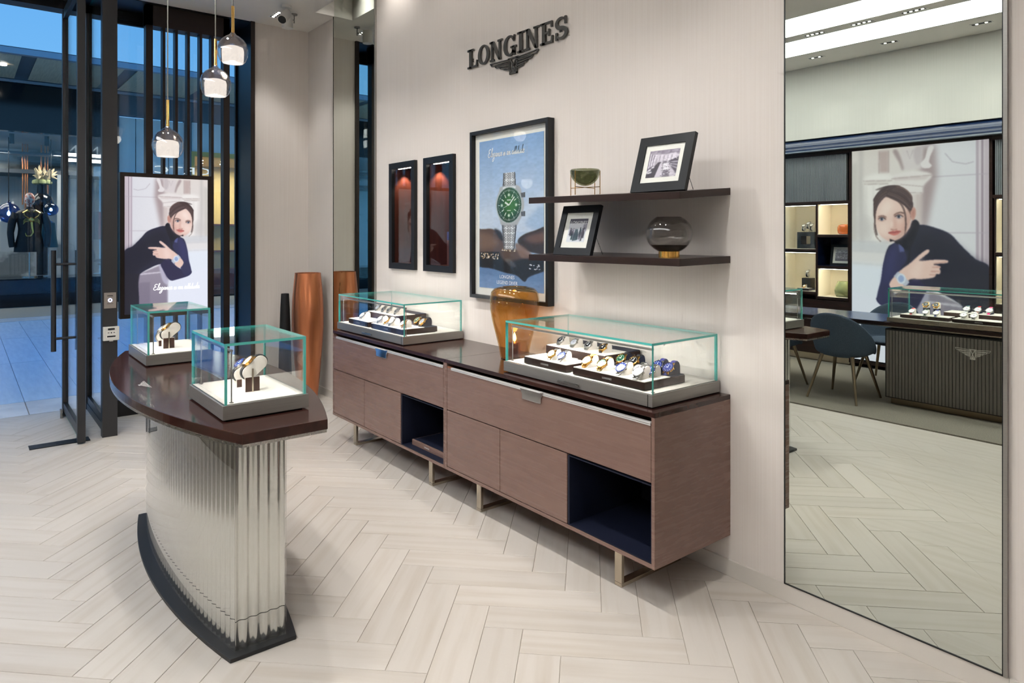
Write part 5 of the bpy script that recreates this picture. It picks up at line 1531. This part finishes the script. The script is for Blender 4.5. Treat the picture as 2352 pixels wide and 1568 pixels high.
# display table with handbags
t = thing('display_table', 'low dark display table with handbags in the shop opposite', 'table', (-20.3, -0.5, 0.0))
part('top', G().box(-.3,.3,-.45,.45,.95,1.0), 'black', t); 
for sy_ in (-.42,.42): part('leg', G().box(-.25,.25,sy_-.02,sy_+.02,.62,.95), 'black', t)
for k_, (yy, cm) in enumerate(((-0.78,'coat_black'),(-0.42,'strap_black'))):
    b = thing('handbag', ('dark handbag beside the door stile, on the table opposite','second dark handbag on the table opposite')[k_], 'handbag', (-20.25, yy, 1.0))
    part('body', G().loft([ring(0,.09,.16,16),ring(.1,.1,.17,16),ring(.24,.06,.13,16)]), cm, b, smooth=True)
    part('handle', G().tube([(0,-.08,.23),(0,-.06,.36),(0,0,.40),(0,.06,.36),(0,.08,.23)], .01, 8), 'gold', b, smooth=True)
# ---------------------------------------------------------------- rear of the shop, seen in the tall mirror
YR = -5.79
# shelving walls either side of the large portrait; front plane at YR, 0.36 deep
def shelving(name, label, xa, xb, cols, flute_z=(2.07,2.66)):
    t = thing(name, label, 'shelving', ((xa+xb)/2, YR-0.18, 0))
    d0, d1 = YR-0.36, YR
    P = lambda n_, g_, m_, **k_: part(n_, g_, m_, t, w=True, **k_)
    P('back_panel', G().box(xa, xb, d0, d0+0.012, 0.1, 2.71), 'wood_dark')
    P('top_rail', G().box(xa, xb, d0+0.012, d1, 2.66, 2.71), 'wood_dark')
    P('mid_rail', G().box(xa, xb, d0+0.012, d1, 2.035, 2.07), 'wood_dark')
    P('plinth', G().box(xa, xb, d0+0.012, d1-0.02, 0.0, 0.1), 'champagne')
    P('base', G().box(xa, xb, d0+0.012, d1, 0.1, 0.80), 'wood_dark')
    n = int((xb-xa-0.04)/0.0165)
    me = mesh_of('slat', G().box(-0.006, 0.006, 0.0, 0.012, 0, flute_z[1]-flute_z[0]), 'slat_blue')
    P('flute_backing', G().box(xa+0.02, xb-0.02, d1-0.03, d1-0.014, flute_z[0], flute_z[1]), 'slat_back')
    for i in range(n):
        part('slat', me, None, t, loc=(xa+0.028+0.0165*i-(xa+xb)/2, d1-0.014-(YR-0.18), flute_z[0]))
    for (c0, c1, cells) in cols:
        for xx in (c0-0.012, c1):
            P('divider', G().box(xx, xx+0.012, d0+0.012, d1, 0.80, 2.035), 'wood_dark')
        for (z0, z1, kind) in cells:
            m_ = {'lit':'cream', 'navy':'navy_gloss', 'glass':'cream'}[kind]
            g = G().box(c0, c1, d0+0.012, d0+0.018, z0, z1).box(c0, c0+0.006, d0+0.018, d1-0.02, z0, z1).box(c1-0.006, c1, d0+0.018, d1-0.02, z0, z1)
            g.box(c0, c1, d0+0.018, d1-0.006, z0-0.004, z0).box(c0, c1, d0+0.018, d1-0.02, z1, z1+0.004)
            P('cell_lining', g, m_)
            P('shelf', G().box(c0, c1, d0+0.012, d1, z0-0.035, z0-0.004), 'wood_dark')
            if kind != 'navy':
                P('light_strip', G().box(c0+0.02, c1-0.02, d1-0.06, d1-0.05, z1-0.006, z1-0.002), 'led_white')
                lamp('cell_light', 'AREA', 2.6*(c1-c0)/0.4, ((c0+c1)/2-(xa+xb)/2, d1-0.06-(YR-0.18), z1-0.01), (1,.93,.80), (-0.35,0,0), t, shape='RECTANGLE', size=c1-c0-0.04, size_y=0.01)
            if kind == 'glass': P('glass_door', pane_box(G(), c0, c1, d1-0.012, d1-0.006, z0, z1), ['glass','edge_teal'])
    return t
lit3 = [(1.645,2.03,'lit'),(1.245,1.60,'navy'),(0.845,1.20,'lit')]
gl2 = [(1.455,2.025,'glass'),(0.90,1.405,'glass')]
shelving('wall_shelving', 'dark wood wall shelving with lit cubbyholes left of the large reflected portrait', -6.35, -4.085,
         [(-6.3,-5.42,gl2), (-5.405,-5.015,lit3), (-4.99,-4.515,gl2), (-4.495,-4.10,lit3)])
shelving('wall_shelving', 'dark wood wall shelving with lit cubbyholes at the mirror edge, beyond the large portrait', -2.55, -0.9, [(-2.525,-2.06,gl2), (-2.04,-1.65,lit3), (-1.63,-0.92,gl2)])
# large illuminated portrait
t = thing('light_box', 'large illuminated portrait on the rear wall, reflected in the tall mirror', 'light box', (-3.3175, YR-0.02, 0.10))
part('frame', frame_geo(-4.083, -2.552, 0.05, 2.71, 0.03, YR-0.1, YR+0.004), 'wood_dark', t, w=True)
part('housing', G().box(-4.055,-2.58,YR-0.1,YR-0.02,0.08,2.68), 'black', t, w=True)
o = part('screen', PM, None, t, loc=(0.7425, 0.008, 0.0), rz=PI); o.scale = (1.485, 1, 1.498)
o = part('lettering', slogan(0.49, 0.36, 0.83, 0.0), 'ink_glow', t, loc=(0.7425, 0.010, 0.05), rz=PI)
# navy cornice with a light edge
cn = thing('wall_cornice', 'glossy navy cornice running above the rear display wall', 'cornice', (-3.5, YR, 2.71))
pr_ = [(YR-0.08,2.73),(YR+0.10,2.73),(YR+0.10,2.745)]+[(YR+0.02+0.075*math.cos(a), 2.76+0.13*math.sin(a)) for a in [PI/2*i/8 for i in range(9)]]+[(YR-0.08,2.89)]
part('moulding', G().prism(pr_, -6.35, -0.9, 'x'), 'cornice', cn, w=True, smooth=True)
part('light_edge', G().box(-6.35,-0.9,YR-0.05,YR+0.105,2.712,2.73), 'cornice_strip', cn, w=True)

# sales counter with fluted front
ct = thing('sales_counter', 'sales counter with grey fluted front and silver winged emblem, in the mirror', 'counter', (-2.0, -4.45, 0.012))
xa, xb, yf, yb = -2.945, -0.75, -4.10, -4.85
part('plinth', G().box(xa+0.03, xb, yb, -4.17, 0.012, 0.075), 'bronze', ct, w=True)
part('carcass', G().box(xa, xb, yb, yf-0.012, 0.075, 0.735), 'slat_back', ct, w=True)
me = mesh_of('slat', G().box(-0.0118,0.0118,0,0.012,0,0.638), 'slat_grey')
for i in range(int((xb-xa-0.03)/0.0285)): part('slat', me, None, ct, loc=(xa+0.026+0.0285*i+2.0, yf-0.012+4.45, 0.073))
P = [[(2.202-p[0]*0.275-2.202-2.202, 0.632+p[1]*0.36) for p in q] for q in EMB]
part('emblem', flat_solid(P, yf+0.0005, yf+0.006), 'silver_inlay', ct, w=True)
part('recess', G().box(xa+0.04, xb, yb, yf-0.05, 0.735, 0.755), 'black', ct, w=True)
part('edge_strip', G().box(-5.6, xb, -4.80, yf+0.0, 0.755, 0.765), 'champagne', ct, w=True)
part('worktop', G().box(-5.6, xb, -4.80, yf+0.004, 0.765, 0.797), 'wood_dark', ct, w=True, bevel=0.001)
part('desk_surface', G().box(-5.58, -2.96, -4.79, yf-0.006, 0.797, 0.801), 'desk_reflection_blue', ct, w=True)  # blue sheet standing in for reflections on the dark top
part('end_panel', G().box(-5.58,-5.5,-4.75,-4.2,0.012,0.755), 'wood_dark', ct, w=True)
# showcase on the counter
cc = showcase('glass_showcase', 'long glass showcase on the sales counter, reflected in the mirror', (-2.10, -4.36, 0.797), 1.66, 0.50, 0.048, 0.332, 'champagne', pull=False, power=5.0)
cc.rotation_euler = (0, 0, PI); LM[cc.name] = Matrix.Translation((-2.10,-4.36,0.797)) @ Matrix.Rotation(PI, 4, 'Z')
zd = 0.797+0.050
tray('long dark tray of white watch holders, reflected showcase end', (-2.62, -4.24, zd), 0.42, 0.16, 0.036, 0.16, rz=PI, group='trays in the counter showcase')
tray('second dark tray with two white cushions, reflected showcase', (-2.17, -4.22, zd), 0.42, 0.16, 0.036, 0.16, rz=PI, group='trays in the counter showcase')
tray('raised back tray with coloured straps, reflected showcase', (-2.20, -4.42, zd), 0.62, 0.2, 0.075, 0.2, rz=PI, logo=False, group='trays in the counter showcase')
gz = zd+0.036
for i, (x_, st) in enumerate(((-2.74,'strap_red'),(-2.62,'dial_green'),(-2.53,'strap_blue'))):
    STN.setdefault('dial_green', 'green strap')
    watch(f'{STN[st]} watch, {ORD[i]} on the long tray of the reflected counter showcase', (x_, -4.215, gz), 1.0, st, 'steel', 'dial_white', 'cushion', rz=PI, group='watches in the counter showcase')
for i, x_ in enumerate((-2.66,-2.57)):
    watch(f'tall upright watch, {ORD[i]} of two at the back of the reflected counter showcase', (x_, -4.33, gz+0.06), 1.05, 'steel', 'gold', 'dial_black', 'cushion', rz=PI, group='watches in the counter showcase')
    solo('display_block', G().box(-.02,.02,-.03,.03,0,.096), 'cushion_navy', f'navy block under the {ORD[i]} upright watch in the reflected showcase', 'display block', (x_, -4.33, zd))
for i, x_ in enumerate((-2.30,-2.22)):
    watch(f'white strap watch, {ORD[i]} of two on the second tray of the reflected showcase', (x_, -4.20, gz), 1.1, 'strap_white', 'steel', 'dial_white', 'cushion', rz=PI, group='watches in the counter showcase')
for i, (x_, st) in enumerate(((-2.34,'strap_teal'),(-2.25,'strap_red'),(-2.16,'strap_pink'))):
    watch(f'{STN[st]} watch on the raised back tray of the reflected counter showcase', (x_, -4.40, zd+0.075), 1.1, st, 'steel', 'dial_white', 'cushion_navy', rz=PI, group='watches in the counter showcase')

# upholstered chairs
def chair(label, loc, rz, group='upholstered shell chairs at the desk'):
    t = thing('shell_chair', label, 'chair', loc, rz, group)
    # shell: polar surface, open to local -Y, wall rising towards +Y
    nt_, nr = 44, 16
    V_ = []; F_ = []
    for j in range(nr+1):
        s_ = j/nr
        for i in range(nt_):
            a = 2*PI*i/nt_          # a = pi/2 is the back
            bk = max(0.0, (math.sin(a)+0.35)/1.35)
            wall = 0.40*bk**0.8 if bk > 0 else 0.0
            if s_ < 0.5:
                r_ = 0.245*(s_/0.5); z_ = 0.44 - 0.02*(1-(s_/0.5)**2) + (0.03*(s_/0.5)**3)
            else:
                q = (s_-0.5)/0.5
                r_ = 0.245 + 0.035*math.sin(q*PI/2) + 0.02*q*bk; z_ = 0.47 + wall*q - 0.012*(1-bk)*q
            V_.append((r_*math.cos(a)*1.02, r_*math.sin(a), z_))
    for j in range(nr):
        for i in range(nt_):
            k_ = (i+1) % nt_
            F_.append((j*nt_+i, j*nt_+k_, (j+1)*nt_+k_, (j+1)*nt_+i))
    g = G(); g.add(V_, F_)
    part('shell', g, 'felt', t, smooth=True, solid=0.028, sub=1, ang=180)
    part('seat_pad', G().lathe([(.001,.43),(.19,.43),(.215,.45),(.21,.475),(.16,.49),(.001,.495)], 36), 'felt', t, smooth=True)
    for sx_ in (-1, 1):
        for sy_ in (-1, 1):
            part('leg', G().cyl((sx_*.15,sy_*.14,.435), (sx_*.245,sy_*.26,0.0), .019, .011, 12), 'bronze', t, smooth=True)
    return t
chair('charcoal felt shell chair with its back to the mirror, in front of the desk', (-3.31, -4.035, 0.012), -0.0)
chair('charcoal felt shell chair behind the desk, facing the mirror', (-3.34, -5.12, 0.012), PI)
chair('charcoal felt shell chair mostly hidden behind the reflected island table', (-4.08, -4.05, 0.012), 0.0)

# things on the rear shelves
def rear(x_, z_, back=0.0): return (x_, YR-0.17-back, z_)
solo('glass_vase', G().lathe([(.001,0),(.055,0),(.075,.015),(.083,.05),(.081,.09),(.066,.118),(.045,.126),(.04,.12),(.06,.1),(.001,.02)], 36), 'orange_glass_body', 'round orange glass vase in a lit cubbyhole, reflected in the mirror', 'vase', rear(-4.225,1.645), smooth=True)
solo('glass_vase', G().lathe([(.001,0),(.085,0),(.103,.03),(.108,.08),(.098,.13),(.078,.175),(.068,.195),(.06,.19),(.08,.12),(.001,.02)], 36), 'olive_glass_body', 'squat olive glass vase in the lowest lit cubbyhole, reflected in the mirror', 'vase', rear(-4.235,0.845), smooth=True)
def crowd_photo():
    p = Paint(70, 52, (206,204,210)); p.poly([(0,.3),(1,.3),(1,1),(0,1)], (150,146,156)); p.noise(.5, 3, 2, 3)
    p.poly([(0,.8),(1,.8),(1,1),(0,1)], (90,86,98), al=.6); return p
photo_frame('photo_frame', 'black-framed crowd photograph in the navy cubbyhole, reflected in the mirror', (-4.225, YR-0.12, 1.245), 0.33, 0.27, math.radians(10), 0.03, 0.03, crowd_photo(), tiltz=PI, stand=False)
# plinths with watches behind glass
def arch(label, x_, z_, w, h, d, th):
    return solo('display_plinth', frame_geo(-w/2, w/2, 0, h, th, -d/2, d/2) if th < h/2 else G().box(-w/2,w/2,-d/2,d/2,0,h), 'charcoal_base', label, 'display plinth', (x_, YR-0.2, z_))
arch('open square grey plinth under three watches on the rear shelf', -4.72, 1.455, 0.24, 0.22, 0.14, 0.055)
for i, (dx, dz) in enumerate(((0.055,0.035),(0.01,0.06),(-0.055,0.03))):
    t = watch(f'{ORD[i]} of three steel watches above the open grey plinth on the rear shelf', (-4.72+dx, YR-0.2, 1.455+0.22+dz+0.03), 0.95, 'strap_black', 'steel', 'dial_white', 'cushion', rz=PI, group='watches on the rear shelves', oval=True)
    part('wire_post', G().cyl((0,0,-(dz+0.03)/0.95),(0,0,-0.02),0.0022,0.0022,6), 'steel', t)
arch('small dark plinth under a single watch on the lower rear shelf', -4.72, 0.90, 0.12, 0.16, 0.12, 1)
t = watch('single steel watch above the small dark plinth on the lower rear shelf', (-4.72, YR-0.2, 0.90+0.16+0.06), 0.95, 'strap_black', 'steel', 'dial_white', 'cushion', rz=PI, group='watches on the rear shelves', oval=True)
part('wire_post', G().cyl((0,0,-0.063),(0,0,-0.02),0.0022,0.0022,6), 'steel', t)
tray('small tray with one gold watch in front of the dark plinth, lower rear shelf', (-4.71, YR-0.09, 0.90), 0.16, 0.1, 0.034, 0.1, rz=PI, logo=False, group='trays on the rear shelves')
watch('gold watch lying on the small tray of the lower rear shelf', (-4.71, YR-0.09, 0.934), 0.8, 'gold', 'gold', 'dial_white', 'cushion', rz=PI, group='watches on the rear shelves')
# watches inside the wall niches
for i, (x_, nm) in enumerate(((-4.99,'nearer the storefront'),(-4.445,'next to the watch poster'))):
    z_ = 1.402
    b = thing('niche_stand', f'slim post with dark cube in the niche {nm}', 'display stand', (x_, 0.085, z_))
    part('post', G().box(-0.05,0.05,-0.04,0.04,0,0.2), 'wood_red', b)
    part('cube', G().box(-0.05,0.05,-0.04,0.04,0.2,0.265), 'dial_blue', b)
    watch(f'steel watch on the dark cube in the niche {nm}', (x_+0.01, 0.085, z_+0.265+0.05), 1.0, 'steel', 'steel', 'dial_silver', 'cushion', group='watches in the wall niches', oval=True)
    part('pin', G().box(-0.003,0.003,-0.003,0.003,0.265,0.30), 'steel', b)
